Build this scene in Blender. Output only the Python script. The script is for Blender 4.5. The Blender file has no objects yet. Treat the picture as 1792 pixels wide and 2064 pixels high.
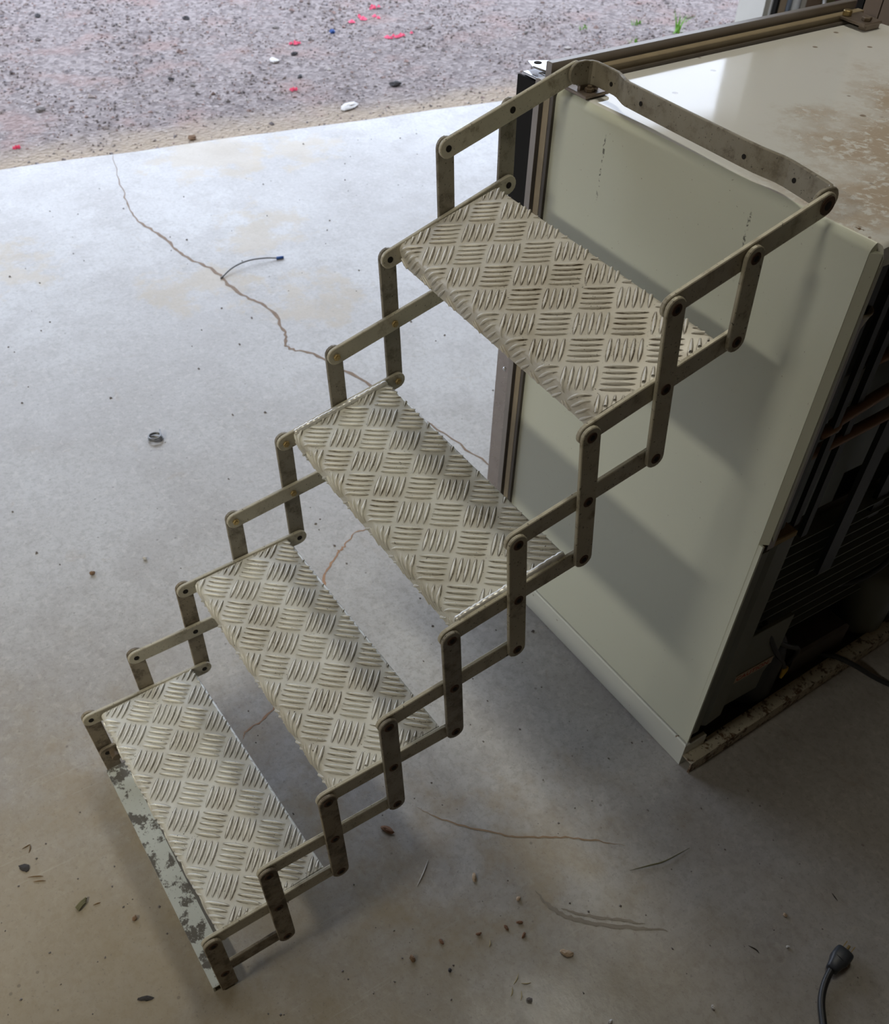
import bpy, bmesh, math, random
from mathutils import Vector, Matrix, noise as mnoise

# ------------------------------------------------------------------ camera, sky, exposure
scene = bpy.context.scene
COL = scene.collection
R0 = (0.527211, 0.849684, 0.009268)      # camera right
R1 = (0.620161, -0.377295, -0.687785)    # camera down
R2 = (-0.580904, 0.368356, -0.725855)    # camera forward
cam = bpy.data.cameras.new('camera')
cam_ob = bpy.data.objects.new('camera', cam)
COL.objects.link(cam_ob)
cam_ob.matrix_world = Matrix(((R0[0], -R1[0], -R2[0], 1.1736), (R0[1], -R1[1], -R2[1], -1.0161),
                              (R0[2], -R1[2], -R2[2], 1.5875), (0, 0, 0, 1)))
cam.sensor_fit = 'VERTICAL'
cam.sensor_height = 36.0
cam.lens = 1872.79 * 36.0 / 2064.0
cam.shift_x = (896 - 836.76) / 2064.0
cam.shift_y = (1203.14 - 1032) / 2064.0
cam.dof.use_dof = True
cam.dof.focus_distance = 1.30
cam.dof.aperture_fstop = 9.9
cam.clip_start = 0.02
cam.clip_end = 200
scene.camera = cam_ob

world = bpy.data.worlds.new('overcast_sky')
scene.world = world
world.use_nodes = True
bg = world.node_tree.nodes['Background']
bg.inputs[0].default_value = (0.81, 0.90, 1.07, 1)
bg.inputs[1].default_value = 1.0
scene.view_settings.view_transform = 'Standard'
scene.view_settings.look = 'None'
scene.view_settings.gamma = 1.0
scene.view_settings.use_curve_mapping = False
scene.view_settings.exposure = 1.65

scene.cycles.use_light_tree = False
scene.cycles.max_bounces = 6
scene.cycles.diffuse_bounces = 4
scene.cycles.glossy_bounces = 2
scene.cycles.transmission_bounces = 2
scene.cycles.caustics_reflective = False
scene.cycles.caustics_refractive = False
GLOW = (1.0, 0.95, 0.80, 1)
LAMPS = [dict(x0=0.1, x1=2.0, y=-4.6, z=3.5, n=6, strength=18.5, label='long flat-panel shop light hung behind the added partition'),
         dict(x0=-1.0, x1=0.4, y=0.50, z=3.5, n=4, strength=5.0, label='shorter flat-panel shop light hung above the appliance')]

# ------------------------------------------------------------------ material helpers
def srgb(r, g, b):
    f = lambda c: c / 12.92 if c <= 0.04045 else ((c + 0.055) / 1.055) ** 2.4
    return (f(r / 255), f(g / 255), f(b / 255), 1)

class NT:
    def __init__(self, name):
        self.m = bpy.data.materials.new(name)
        self.m.use_nodes = True
        self.t = self.m.node_tree
        self.n = self.t.nodes
        self.b = self.n['Principled BSDF']
        self.out = self.n['Material Output']
        self._pos = None
    def new(self, kind, **kw):
        o = self.n.new(kind)
        for k, v in kw.items():
            setattr(o, k, v)
        return o
    def link(self, a, b):
        self.t.links.new(a, b)
    def put(self, sock, v):
        if isinstance(v, bpy.types.NodeSocket):
            self.link(v, sock)
        else:
            sock.default_value = v
    def pos(self):
        if self._pos is None:
            self._pos = self.new('ShaderNodeNewGeometry').outputs['Position']
        return self._pos
    def noise(self, scale, detail=4, rough=0.55, dist=0.0, vec=None):
        o = self.new('ShaderNodeTexNoise')
        self.link(vec if vec is not None else self.pos(), o.inputs['Vector'])
        o.inputs['Scale'].default_value = scale
        o.inputs['Detail'].default_value = detail
        o.inputs['Roughness'].default_value = rough
        o.inputs['Distortion'].default_value = dist
        return o.outputs['Fac']
    def voronoi(self, scale, feature='F1', out='Distance', vec=None):
        o = self.new('ShaderNodeTexVoronoi', feature=feature)
        self.link(vec if vec is not None else self.pos(), o.inputs['Vector'])
        o.inputs['Scale'].default_value = scale
        return o.outputs[out]
    def mapping(self, scale=(1, 1, 1), rot=(0, 0, 0), loc=(0, 0, 0)):
        o = self.new('ShaderNodeMapping')
        self.link(self.pos(), o.inputs['Vector'])
        o.inputs['Scale'].default_value = scale
        o.inputs['Rotation'].default_value = rot
        o.inputs['Location'].default_value = loc
        return o.outputs[0]
    def ramp(self, fac, lo, hi, a=0.0, b=1.0, smooth=True):
        o = self.new('ShaderNodeMapRange')
        if smooth:
            o.interpolation_type = 'SMOOTHSTEP'
        self.link(fac, o.inputs['Value'])
        o.inputs['From Min'].default_value = lo
        o.inputs['From Max'].default_value = hi
        o.inputs['To Min'].default_value = a
        o.inputs['To Max'].default_value = b
        return o.outputs['Result']
    def math(self, op, a, b=None, c=None):
        o = self.new('ShaderNodeMath', operation=op)
        self.put(o.inputs[0], a)
        if b is not None:
            self.put(o.inputs[1], b)
        if c is not None:
            self.put(o.inputs[2], c)
        return o.outputs[0]
    def mix(self, fac, a, b, mode='MIX'):
        o = self.new('ShaderNodeMix', data_type='RGBA', blend_type=mode)
        self.put(o.inputs[0], fac)
        self.put(o.inputs[6], a)
        self.put(o.inputs[7], b)
        return o.outputs[2]
    def bump(self, height, strength=0.2, dist=0.002):
        o = self.new('ShaderNodeBump')
        self.link(height, o.inputs['Height'])
        o.inputs['Strength'].default_value = strength
        o.inputs['Distance'].default_value = dist
        self.link(o.outputs[0], self.b.inputs['Normal'])
    def blob(self, centre, radius, soft, jitter=None):
        """1 inside a stain of the given centre and radius, fading over soft."""
        o = self.new('ShaderNodeVectorMath', operation='DISTANCE')
        self.link(self.pos(), o.inputs[0])
        o.inputs[1].default_value = centre
        d = o.outputs['Value']
        if jitter is not None:
            d = self.math('ADD', d, jitter)
        return self.ramp(d, radius - soft, radius + soft, 1, 0)
    def done(self, color, rough=0.5, metal=0.0, spec=0.5):
        self.put(self.b.inputs['Base Color'], color)
        self.put(self.b.inputs['Roughness'], rough)
        self.put(self.b.inputs['Metallic'], metal)
        self.put(self.b.inputs['Specular IOR Level'], spec)
        return self.m

M = {}
def plain(name, col, rough=0.5, metal=0.0, vary=0.15, scale=30.0, spec=0.5):
    t = NT(name)
    n = t.noise(scale, 5)
    dark = tuple(c * (1 - vary) for c in col[:3]) + (1,)
    lite = tuple(min(1, c * (1 + vary)) for c in col[:3]) + (1,)
    M[name] = t.done(t.mix(n, dark, lite), rough, metal, spec)
    return M[name]

def bar_material(name, base, dirt, dirt_lo, dirt_hi, metal=0.25, rough=0.5):
    t = NT(name)
    c = t.mix(t.noise(14, 5, 0.6), tuple(x * 0.82 for x in base[:3]) + (1,), base)
    smear = t.ramp(t.noise(34, 6, 0.68), dirt_lo, dirt_hi)
    c = t.mix(t.math('MULTIPLY', smear, 0.75), c, dirt)
    speck = t.ramp(t.noise(240, 3, 0.6), 0.63, 0.70)
    c = t.mix(t.math('MULTIPLY', speck, 0.8), c, (0.035, 0.028, 0.02, 1))
    t.bump(t.noise(400, 2), 0.15, 0.0006)
    r = t.ramp(t.noise(50, 3), 0.3, 0.7, rough - 0.1, rough + 0.15)
    M[name] = t.done(c, r, metal)

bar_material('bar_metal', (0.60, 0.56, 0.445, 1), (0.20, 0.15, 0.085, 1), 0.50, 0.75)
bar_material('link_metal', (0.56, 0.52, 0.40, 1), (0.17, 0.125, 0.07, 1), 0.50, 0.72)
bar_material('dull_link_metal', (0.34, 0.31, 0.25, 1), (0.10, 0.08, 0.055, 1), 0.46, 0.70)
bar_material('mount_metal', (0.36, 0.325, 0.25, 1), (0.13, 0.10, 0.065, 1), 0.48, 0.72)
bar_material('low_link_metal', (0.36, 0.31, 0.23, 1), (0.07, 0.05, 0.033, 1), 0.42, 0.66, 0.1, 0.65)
plain('rust', (0.085, 0.042, 0.022, 1), 0.8, 0.0, 0.5, 120)
plain('pin_steel', (0.16, 0.12, 0.08, 1), 0.5, 0.4, 0.4, 150)
plain('brass_nut', (0.45, 0.34, 0.16, 1), 0.38, 0.8, 0.3, 120)
plain('hole_dark', (0.012, 0.009, 0.007, 1), 0.9)

YF, YB = -0.0945, 0.0925
PITCH = 0.0505
def tread_material(name, org, ex, ey, a, b, brown, tint, th):
    """Worn aluminium; dried mud lies between the ribs of the pressed pattern."""
    t = NT(name)
    rel = t.new('ShaderNodeVectorMath', operation='SUBTRACT')
    t.link(t.pos(), rel.inputs[0])
    rel.inputs[1].default_value = org
    def dot(v):
        o = t.new('ShaderNodeVectorMath', operation='DOT_PRODUCT')
        t.link(rel.outputs[0], o.inputs[0])
        o.inputs[1].default_value = v
        return o.outputs['Value']
    c_, s_ = math.cos(th), math.sin(th)
    e1 = tuple((ex[i] * c_ + ey[i] * s_) / PITCH for i in range(3))
    e2 = tuple((-ex[i] * s_ + ey[i] * c_) / PITCH for i in range(3))
    u = t.math('ADD', dot(e1), 40.5 - a)
    v = t.math('ADD', dot(e2), 40.5 - b)
    par = t.math('MODULO', t.math('ADD', t.math('FLOOR', u), t.math('FLOOR', v)), 2.0)
    fu, fv = t.math('FRACT', u), t.math('FRACT', v)
    across = t.math('ADD', t.math('MULTIPLY', fu, t.math('SUBTRACT', 1.0, par)), t.math('MULTIPLY', fv, par))
    along = t.math('ADD', t.math('MULTIPLY', fv, t.math('SUBTRACT', 1.0, par)), t.math('MULTIPLY', fu, par))
    saw = t.math('ABSOLUTE', t.math('SUBTRACT', t.math('FRACT', t.math('MULTIPLY', across, 5.0)), 0.5))
    tt = t.math('ABSOLUTE', t.math('DIVIDE', t.math('SUBTRACT', along, 0.5), 0.444))
    wob = t.math('MULTIPLY', t.math('SUBTRACT', t.noise(150, 3), 0.5), 0.10)
    d = t.math('ADD', t.math('SUBTRACT', saw, t.math('MULTIPLY', 0.235, t.math('SUBTRACT', 1.0, t.math('MULTIPLY', tt, tt)))), wob)
    ring = t.math('MULTIPLY', t.math('MULTIPLY', t.ramp(d, -0.06, 0.0), t.ramp(d, 0.07, 0.17, 1, 0)), t.ramp(tt, 0.85, 1.05, 1, 0))
    flat = t.ramp(dot(tuple(ey)), YF + 0.005, YF + 0.010)
    ring = t.math('MULTIPLY', ring, flat)
    big = t.ramp(t.noise(9, 5, 0.6), 0.42, 0.68)
    mid = t.ramp(t.noise(70, 5, 0.65), 0.36, 0.60)
    dirt = t.math('MULTIPLY', ring, t.math('ADD', t.math('MULTIPLY', t.math('MULTIPLY', mid, 0.75), t.math('ADD', t.math('MULTIPLY', big, 0.5), 0.5)), 0.25))
    crown = t.math('MULTIPLY', t.ramp(d, -0.16, -0.06, 1, 0), t.ramp(tt, 0.8, 1.0, 1, 0))
    crown = t.math('MULTIPLY', crown, flat)
    base = t.mix(t.noise(40, 4), tuple(x * 0.85 for x in tint[:3]) + (1,), tint)
    c = t.mix(t.math('MULTIPLY', big, 0.30 * brown), base, (0.40, 0.32, 0.19, 1))
    c = t.mix(t.math('MULTIPLY', crown, 0.45), c, (0.88, 0.86, 0.80, 1))
    c = t.mix(t.math('MULTIPLY', dirt, min(1.0, 0.4 + 0.6 * brown)), c, (0.105, 0.075, 0.038, 1))
    speck = t.ramp(t.noise(330, 3, 0.6), 0.645, 0.70)
    c = t.mix(t.math('MULTIPLY', speck, t.ramp(t.noise(28, 3), 0.45, 0.6)), c, (0.05, 0.04, 0.025, 1))
    r = t.ramp(t.noise(70, 3), 0.3, 0.7, 0.30, 0.50)
    t.bump(t.noise(260, 3), 0.12, 0.0006)
    M[name] = t.done(c, r, 0.2)
    return M[name]

# concrete
def concrete():
    t = NT('concrete')
    c = t.mix(t.ramp(t.noise(1.1, 4, 0.6), 0.3, 0.7), (0.400, 0.383, 0.370, 1), (0.522, 0.518, 0.513, 1))
    c = t.mix(t.math('MULTIPLY', t.ramp(t.noise(4.5, 5, 0.68), 0.44, 0.62), 0.55), c, (0.348, 0.326, 0.309, 1))
    c = t.mix(t.math('MULTIPLY', t.ramp(t.noise(26, 4, 0.7), 0.50, 0.72), 0.45), c, (0.313, 0.291, 0.270, 1))
    c = t.mix(t.math('MULTIPLY', t.ramp(t.noise(11, 4, 0.7, 1.0), 0.62, 0.74), 0.28), c, (0.365, 0.287, 0.200, 1))
    c = t.mix(t.math('MULTIPLY', t.ramp(t.noise(70, 3, 0.72), 0.46, 0.64), 0.34), c, (0.27, 0.25, 0.23, 1))
    c = t.mix(t.math('MULTIPLY', t.ramp(t.noise(48, 3, 0.7, 0.5), 0.54, 0.66), 0.30), c, (0.60, 0.58, 0.55, 1))
    # pale tan mud dried near the slab edge
    jit = t.math('MULTIPLY', t.math('SUBTRACT', t.noise(7, 4, 0.7), 0.5), 0.9)
    for ctr, r in (((-2.74, 0.42, 0), 0.34), ((-2.62, 0.75, 0), 0.2), ((-1.72, -0.07, 0), 0.2), ((-1.45, 0.22, 0), 0.2),
                   ((-2.2, -0.6, 0), 0.2), ((-2.0, 0.3, 0), 0.22)):
        c = t.mix(t.math('MULTIPLY', t.blob(ctr, r * 0.6, 0.08, jit), 0.65), c, (0.435, 0.361, 0.252, 1))
    # ochre dust on the inner floor
    for ctr, r in (((0.42, -1.15, 0), 0.45), ((0.75, -0.85, 0), 0.4), ((0.25, -1.35, 0), 0.5), ((1.0, -0.4, 0), 0.35)):
        c = t.mix(t.math('MULTIPLY', t.blob(ctr, r, 0.3, jit), 0.40), c, (0.313, 0.252, 0.157, 1))
    for ctr, r in (((0.55, -0.33, 0), 0.10), ((0.48, -0.50, 0), 0.1), ((0.05, -0.95, 0), 0.1), ((0.1, -0.62, 0), 0.12)):
        c = t.mix(t.math('MULTIPLY', t.blob(ctr, r, 0.09, jit), 0.20), c, (0.348, 0.261, 0.157, 1))
    # scratches in several directions
    for ang, sc, th in ((0.5, 4, 0.66), (2.1, 4.5, 0.67)):
        m = t.mapping((sc * 28, sc * 0.8, 1), (0, 0, ang))
        s = t.ramp(t.noise(1.0, 2, 0.4, 0.0, m), th, th + 0.05)
        s = t.math('MULTIPLY', s, t.ramp(t.noise(3.2, 3), 0.48, 0.62))
        c = t.mix(t.math('MULTIPLY', s, 0.16), c, (0.539, 0.513, 0.470, 1))
    c = t.mix(t.math('MULTIPLY', t.ramp(t.noise(150, 2, 0.7), 0.60, 0.72), 0.45), c, (0.191, 0.174, 0.157, 1))
    c = t.mix(t.ramp(t.voronoi(16), 0.035, 0.06, 0.55, 0.0), c, (0.139, 0.122, 0.104, 1))
    r = t.ramp(t.noise(5, 3, 0.65), 0.3, 0.7, 0.27, 0.42)
    t.bump(t.math('ADD', t.noise(90, 3, 0.6), t.math('MULTIPLY', t.noise(12, 2), 0.8)), 0.22, 0.0015)
    M['concrete'] = t.done(c, r, 0.0, 0.45)
concrete()

def gravel():
    t = NT('gravel_earth')
    c = t.mix(t.noise(0.9, 5, 0.6), (0.200, 0.162, 0.153, 1), (0.262, 0.224, 0.215, 1))
    cell = t.voronoi(48, 'F1', 'Color')
    sep = t.new('ShaderNodeSeparateColor')
    t.link(cell, sep.inputs[0])
    c = t.mix(0.75, c, t.mix(t.ramp(sep.outputs[0], 0, 1, 0, 1, False), (0.140, 0.118, 0.118, 1), (0.40, 0.355, 0.345, 1)))
    c = t.mix(t.math('MULTIPLY', t.ramp(t.noise(3.2, 5, 0.6), 0.5, 0.68), 0.45), c, (0.34, 0.225, 0.20, 1))
    # tan silt along the slab
    edge = t.new('ShaderNodeVectorMath', operation='DOT_PRODUCT')
    t.link(t.pos(), edge.inputs[0])
    edge.inputs[1].default_value = (0.985, -0.174, 0)
    e = t.math('ADD', edge.outputs['Value'], t.math('MULTIPLY', t.noise(4, 5), 0.3))
    c = t.mix(t.ramp(e, -3.15, -2.85, 0, 0.8), c, (0.42, 0.34, 0.25, 1))
    t.bump(t.math('ADD', t.voronoi(48), t.noise(30, 5)), 0.8, 0.012)
    M['gravel_earth'] = t.done(c, 0.9, 0, 0.2)
    t = NT('pebbles')
    at = t.new('ShaderNodeAttribute', attribute_name='tint')
    M['pebbles'] = t.done(t.mix(0.25, at.outputs['Color'], t.mix(t.noise(60, 3), (0.20, 0.165, 0.16, 1), (0.50, 0.44, 0.42, 1))), 0.85, 0, 0.25)
gravel()

def enamel():
    t = NT('white_enamel')
    c = (0.70, 0.725, 0.61, 1)
    c = t.mix(t.math('MULTIPLY', t.ramp(t.noise(160, 3, 0.6), 0.70, 0.74), 0.6), c, (0.25, 0.2, 0.14, 1))
    # two faint black rub streaks
    for x0 in (0.088, 0.385):
        m = t.mapping((1, 1, 1), (0, 0, 0), (-x0, 0, 0))
        sx = t.new('ShaderNodeSeparateXYZ')
        t.link(m, sx.inputs[0])
        wob = t.math('MULTIPLY', t.math('SUBTRACT', t.noise(30, 3), 0.5), 0.012)
        dx = t.math('ABSOLUTE', t.math('ADD', sx.outputs[0], wob))
        band = t.math('MULTIPLY', t.ramp(dx, 0.001, 0.003, 1, 0), t.ramp(t.noise(150, 4, 0.7), 0.50, 0.56))
        zz = t.math('MULTIPLY', t.ramp(sx.outputs[2], 0.95, 0.985), t.ramp(sx.outputs[2], 1.045, 1.06, 1, 0))
        c = t.mix(t.math('MULTIPLY', t.math('MULTIPLY', band, zz), 0.85), c, (0.07, 0.065, 0.05, 1))
    M['white_enamel'] = t.done(c, 0.27, 0.0, 0.5)
    # the lid: same enamel with tan mineral stains and flakes
    t = NT('stained_enamel')
    c = (0.86, 0.86, 0.83, 1)
    jit = t.math('MULTIPLY', t.math('SUBTRACT', t.noise(9, 7, 0.68), 0.5), 0.42)
    area = None
    for ctr, r in (((0.40, 0.30, 1.086), 0.15), ((0.30, 0.50, 1.086), 0.12), ((0.50, 0.13, 1.086), 0.11), ((0.50, 0.42, 1.086), 0.16)):
        b = t.blob(ctr, r, 0.08, jit)
        area = b if area is None else t.math('MAXIMUM', area, b)
    fl = t.ramp(t.noise(75, 5, 0.62, 0.4), 0.36, 0.50, 0.15, 1.0)
    c = t.mix(t.math('MULTIPLY', t.math('MULTIPLY', area, fl), 0.80), c, (0.46, 0.335, 0.21, 1))
    dk = t.math('MULTIPLY', t.blob((0.42, 0.50, 1.086), 0.07, 0.06, jit), t.ramp(t.noise(24, 5, 0.7), 0.45, 0.6))
    c = t.mix(t.math('MULTIPLY', dk, 0.7), c, (0.20, 0.115, 0.055, 1))
    c = t.mix(t.ramp(t.voronoi(17), 0.06, 0.10, 0.8, 0.0), c, (0.24, 0.17, 0.11, 1))
    # rusty chipped front corner
    rc = t.math('MULTIPLY', t.blob((0.568, 0.002, 1.08), 0.004, 0.008, t.math('MULTIPLY', jit, 0.1)), t.ramp(t.noise(120, 4), 0.5, 0.58))
    c = t.mix(rc, c, (0.12, 0.055, 0.02, 1))
    rc2 = t.math('MULTIPLY', t.blob((0.535, 0.003, 1.08), 0.022, 0.010, t.math('MULTIPLY', jit, 0.1)), t.ramp(t.noise(110, 4), 0.60, 0.64))
    c = t.mix(rc2, c, (0.14, 0.07, 0.02, 1))
    M['stained_enamel'] = t.done(c, t.math('ADD', t.math('MULTIPLY', area, 0.35), t.ramp(t.noise(12, 4), 0.3, 0.7, 0.045, 0.085)), 0.0, 0.7)
    # chipped plinth enamel
    t = NT('chipped_enamel')
    c = t.mix(t.noise(3, 5), (0.68, 0.70, 0.64, 1), (0.74, 0.76, 0.70, 1))
    c = t.mix(t.ramp(t.noise(70, 4, 0.6), 0.70, 0.73), c, (0.20, 0.14, 0.08, 1))
    M['chipped_enamel'] = t.done(c, 0.3)
    t = NT('rusty_paint')
    c = t.mix(t.noise(20, 5), (0.50, 0.46, 0.36, 1), (0.58, 0.54, 0.44, 1))
    c = t.mix(t.ramp(t.noise(38, 6, 0.7), 0.50, 0.60), c, (0.13, 0.075, 0.04, 1))
    c = t.mix(t.ramp(t.noise(90, 5, 0.7), 0.58, 0.66), c, (0.045, 0.028, 0.018, 1))
    t.bump(t.noise(60, 5), 0.4, 0.002)
    M['rusty_paint'] = t.done(c, 0.7)
    t = NT('flaking_paint')
    c = t.mix(t.noise(20, 5), (0.55, 0.58, 0.53, 1), (0.66, 0.69, 0.64, 1))
    c = t.mix(t.ramp(t.noise(21, 7, 0.72), 0.52, 0.57), c, (0.14, 0.13, 0.11, 1))
    c = t.mix(t.ramp(t.noise(170, 4, 0.7), 0.62, 0.68), c, (0.08, 0.07, 0.055, 1))
    t.bump(t.noise(80, 5), 0.3, 0.001)
    M['flaking_paint'] = t.done(c, 0.45)
enamel()

def stainless():
    t = NT('stainless')
    c = t.mix(t.noise(25, 5, 0.65), (0.36, 0.31, 0.29, 1), (0.50, 0.45, 0.42, 1))
    M['stainless'] = t.done(c, t.ramp(t.noise(20, 4), 0.3, 0.7, 0.18, 0.34), 0.9)
stainless()
plain('trim_grey', (0.34, 0.31, 0.29, 1), 0.35, 0.5, 0.12, 18)
plain('trim_beige', (0.34, 0.275, 0.18, 1), 0.5, 0.0, 0.25, 26)
plain('trim_dark', (0.10, 0.085, 0.07, 1), 0.5, 0.2, 0.3, 30)
plain('bright_steel', (0.75, 0.77, 0.80, 1), 0.22, 1.0, 0.2, 60)
plain('bracket_steel', (0.26, 0.21, 0.17, 1), 0.35, 0.6, 0.35, 45)
plain('black_void', (0.012, 0.011, 0.010, 1), 0.7, 0, 0.15, 30, 0.15)
plain('black_rubber', (0.028, 0.030, 0.034, 1), 0.45, 0, 0.25, 60)
plain('plug_rubber', (0.045, 0.052, 0.066, 1), 0.42, 0, 0.2, 80)
plain('green_panel', (0.17, 0.18, 0.15, 1), 0.45, 0, 0.2, 12)
plain('tan_pad', (0.36, 0.27, 0.14, 1), 0.85, 0, 0.2, 60)
plain('galvanised', (0.24, 0.27, 0.265, 1), 0.55, 0.1, 0.2, 15)
plain('copper', (0.24, 0.13, 0.065, 1), 0.5, 0.5, 0.35, 40)
plain('cup_plastic', (0.50, 0.46, 0.36, 1), 0.5, 0, 0.15, 40)
plain('yellow_plastic', (0.70, 0.46, 0.03, 1), 0.4, 0, 0.12, 40)
plain('label_paper', (0.50, 0.40, 0.30, 1), 0.8, 0, 0.15, 60)
plain('label_red', (0.40, 0.05, 0.03, 1), 0.7, 0, 0.1, 60)
plain('weld', (0.82, 0.81, 0.77, 1), 0.38, 0.5, 0.10, 200)
plain('wood_brown', (0.20, 0.145, 0.105, 1), 0.75, 0, 0.25, 9)
plain('purple_board', (0.16, 0.09, 0.11, 1), 0.8, 0, 0.3, 9)
plain('tan_board', (0.36, 0.29, 0.21, 1), 0.7, 0, 0.2, 8)
plain('grey_post', (0.52, 0.51, 0.47, 1), 0.55, 0, 0.12, 5)
plain('pvc_white', (0.62, 0.64, 0.66, 1), 0.4, 0, 0.08, 8)
plain('pipe_blue_grey', (0.22, 0.26, 0.32, 1), 0.4, 0.4, 0.15, 8)
plain('wall_board', (0.19, 0.14, 0.085, 1), 0.8, 0, 0.15, 3)
plain('ceiling_board', (0.22, 0.17, 0.11, 1), 0.85, 0, 0.12, 2)
plain('crack_fill', (0.27, 0.20, 0.15, 1), 0.9, 0, 0.35, 60)
plain('crack_rust', (0.40, 0.24, 0.15, 1), 0.9, 0, 0.3, 60)
plain('scuff_dark', (0.285, 0.25, 0.205, 1), 0.7, 0, 0.2, 60)
plain('rust_line', (0.30, 0.205, 0.125, 1), 0.8, 0, 0.25, 60)
plain('bark', (0.20, 0.105, 0.06, 1), 0.9, 0, 0.4, 200)
plain('pale_chip', (0.50, 0.38, 0.27, 1), 0.8, 0, 0.2, 120)
plain('straw', (0.44, 0.36, 0.20, 1), 0.8, 0, 0.2, 90)
plain('dry_grass', (0.16, 0.15, 0.08, 1), 0.8, 0, 0.3, 90)
plain('needle', (0.17, 0.10, 0.04, 1), 0.8, 0, 0.3, 90)
plain('dark_lump', (0.035, 0.03, 0.028, 1), 0.8, 0, 0.4, 120)
plain('white_stone', (0.62, 0.60, 0.58, 1), 0.7, 0, 0.1, 60)
plain('grey_stone', (0.20, 0.18, 0.17, 1), 0.85, 0, 0.3, 90)
plain('brown_stone', (0.24, 0.15, 0.09, 1), 0.85, 0, 0.3, 90)
plain('dark_stone', (0.045, 0.042, 0.045, 1), 0.8, 0, 0.3, 90)
plain('pink_paint', (0.85, 0.08, 0.18, 1), 0.6, 0, 0.2, 60)
plain('blue_plastic', (0.03, 0.11, 0.40, 1), 0.4, 0, 0.1, 60)
plain('wire_steel', (0.18, 0.18, 0.18, 1), 0.35, 0.8, 0.2, 60)
plain('grass', (0.18, 0.42, 0.05, 1), 0.7, 0, 0.25, 40)

# ------------------------------------------------------------------ mesh helpers (world coordinates in, local coordinates stored)
V = Vector
def link_mesh(name, verts, faces, mat, parent=None, origin=None, smooth=False, fix=True):
    off = V(parent_world(parent)) if parent else (V(origin) if origin is not None else V((0, 0, 0)))
    me = bpy.data.meshes.new(name)
    me.from_pydata([tuple(V(v) - off) for v in verts], [], faces)
    if fix:
        b_ = bmesh.new()
        b_.from_mesh(me)
        bmesh.ops.recalc_face_normals(b_, faces=b_.faces)
        b_.to_mesh(me)
        b_.free()
    me.materials.append(M[mat] if isinstance(mat, str) else mat)
    if smooth:
        me.polygons.foreach_set('use_smooth', [True] * len(me.polygons))
    me.update()
    ob = bpy.data.objects.new(name, me)
    COL.objects.link(ob)
    if parent:
        ob.parent = parent
    else:
        ob.location = off
    return ob

def parent_world(p):
    o = V((0, 0, 0))
    while p:
        o = o + V(p.location)
        p = p.parent
    return o

def thing(name, label, cat, loc, group=None):
    o = bpy.data.objects.new(name, None)
    o.empty_display_size = 0.05
    COL.objects.link(o)
    o.location = loc
    return tag(o, label, cat, group)

def tag(o, label, cat, group=None):
    o['label'] = label
    o['category'] = cat
    if group:
        o['group'] = group
    return o

def struct(o, label=None):
    o['kind'] = 'structure'
    if label:
        o['label'] = label
    return o

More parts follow.
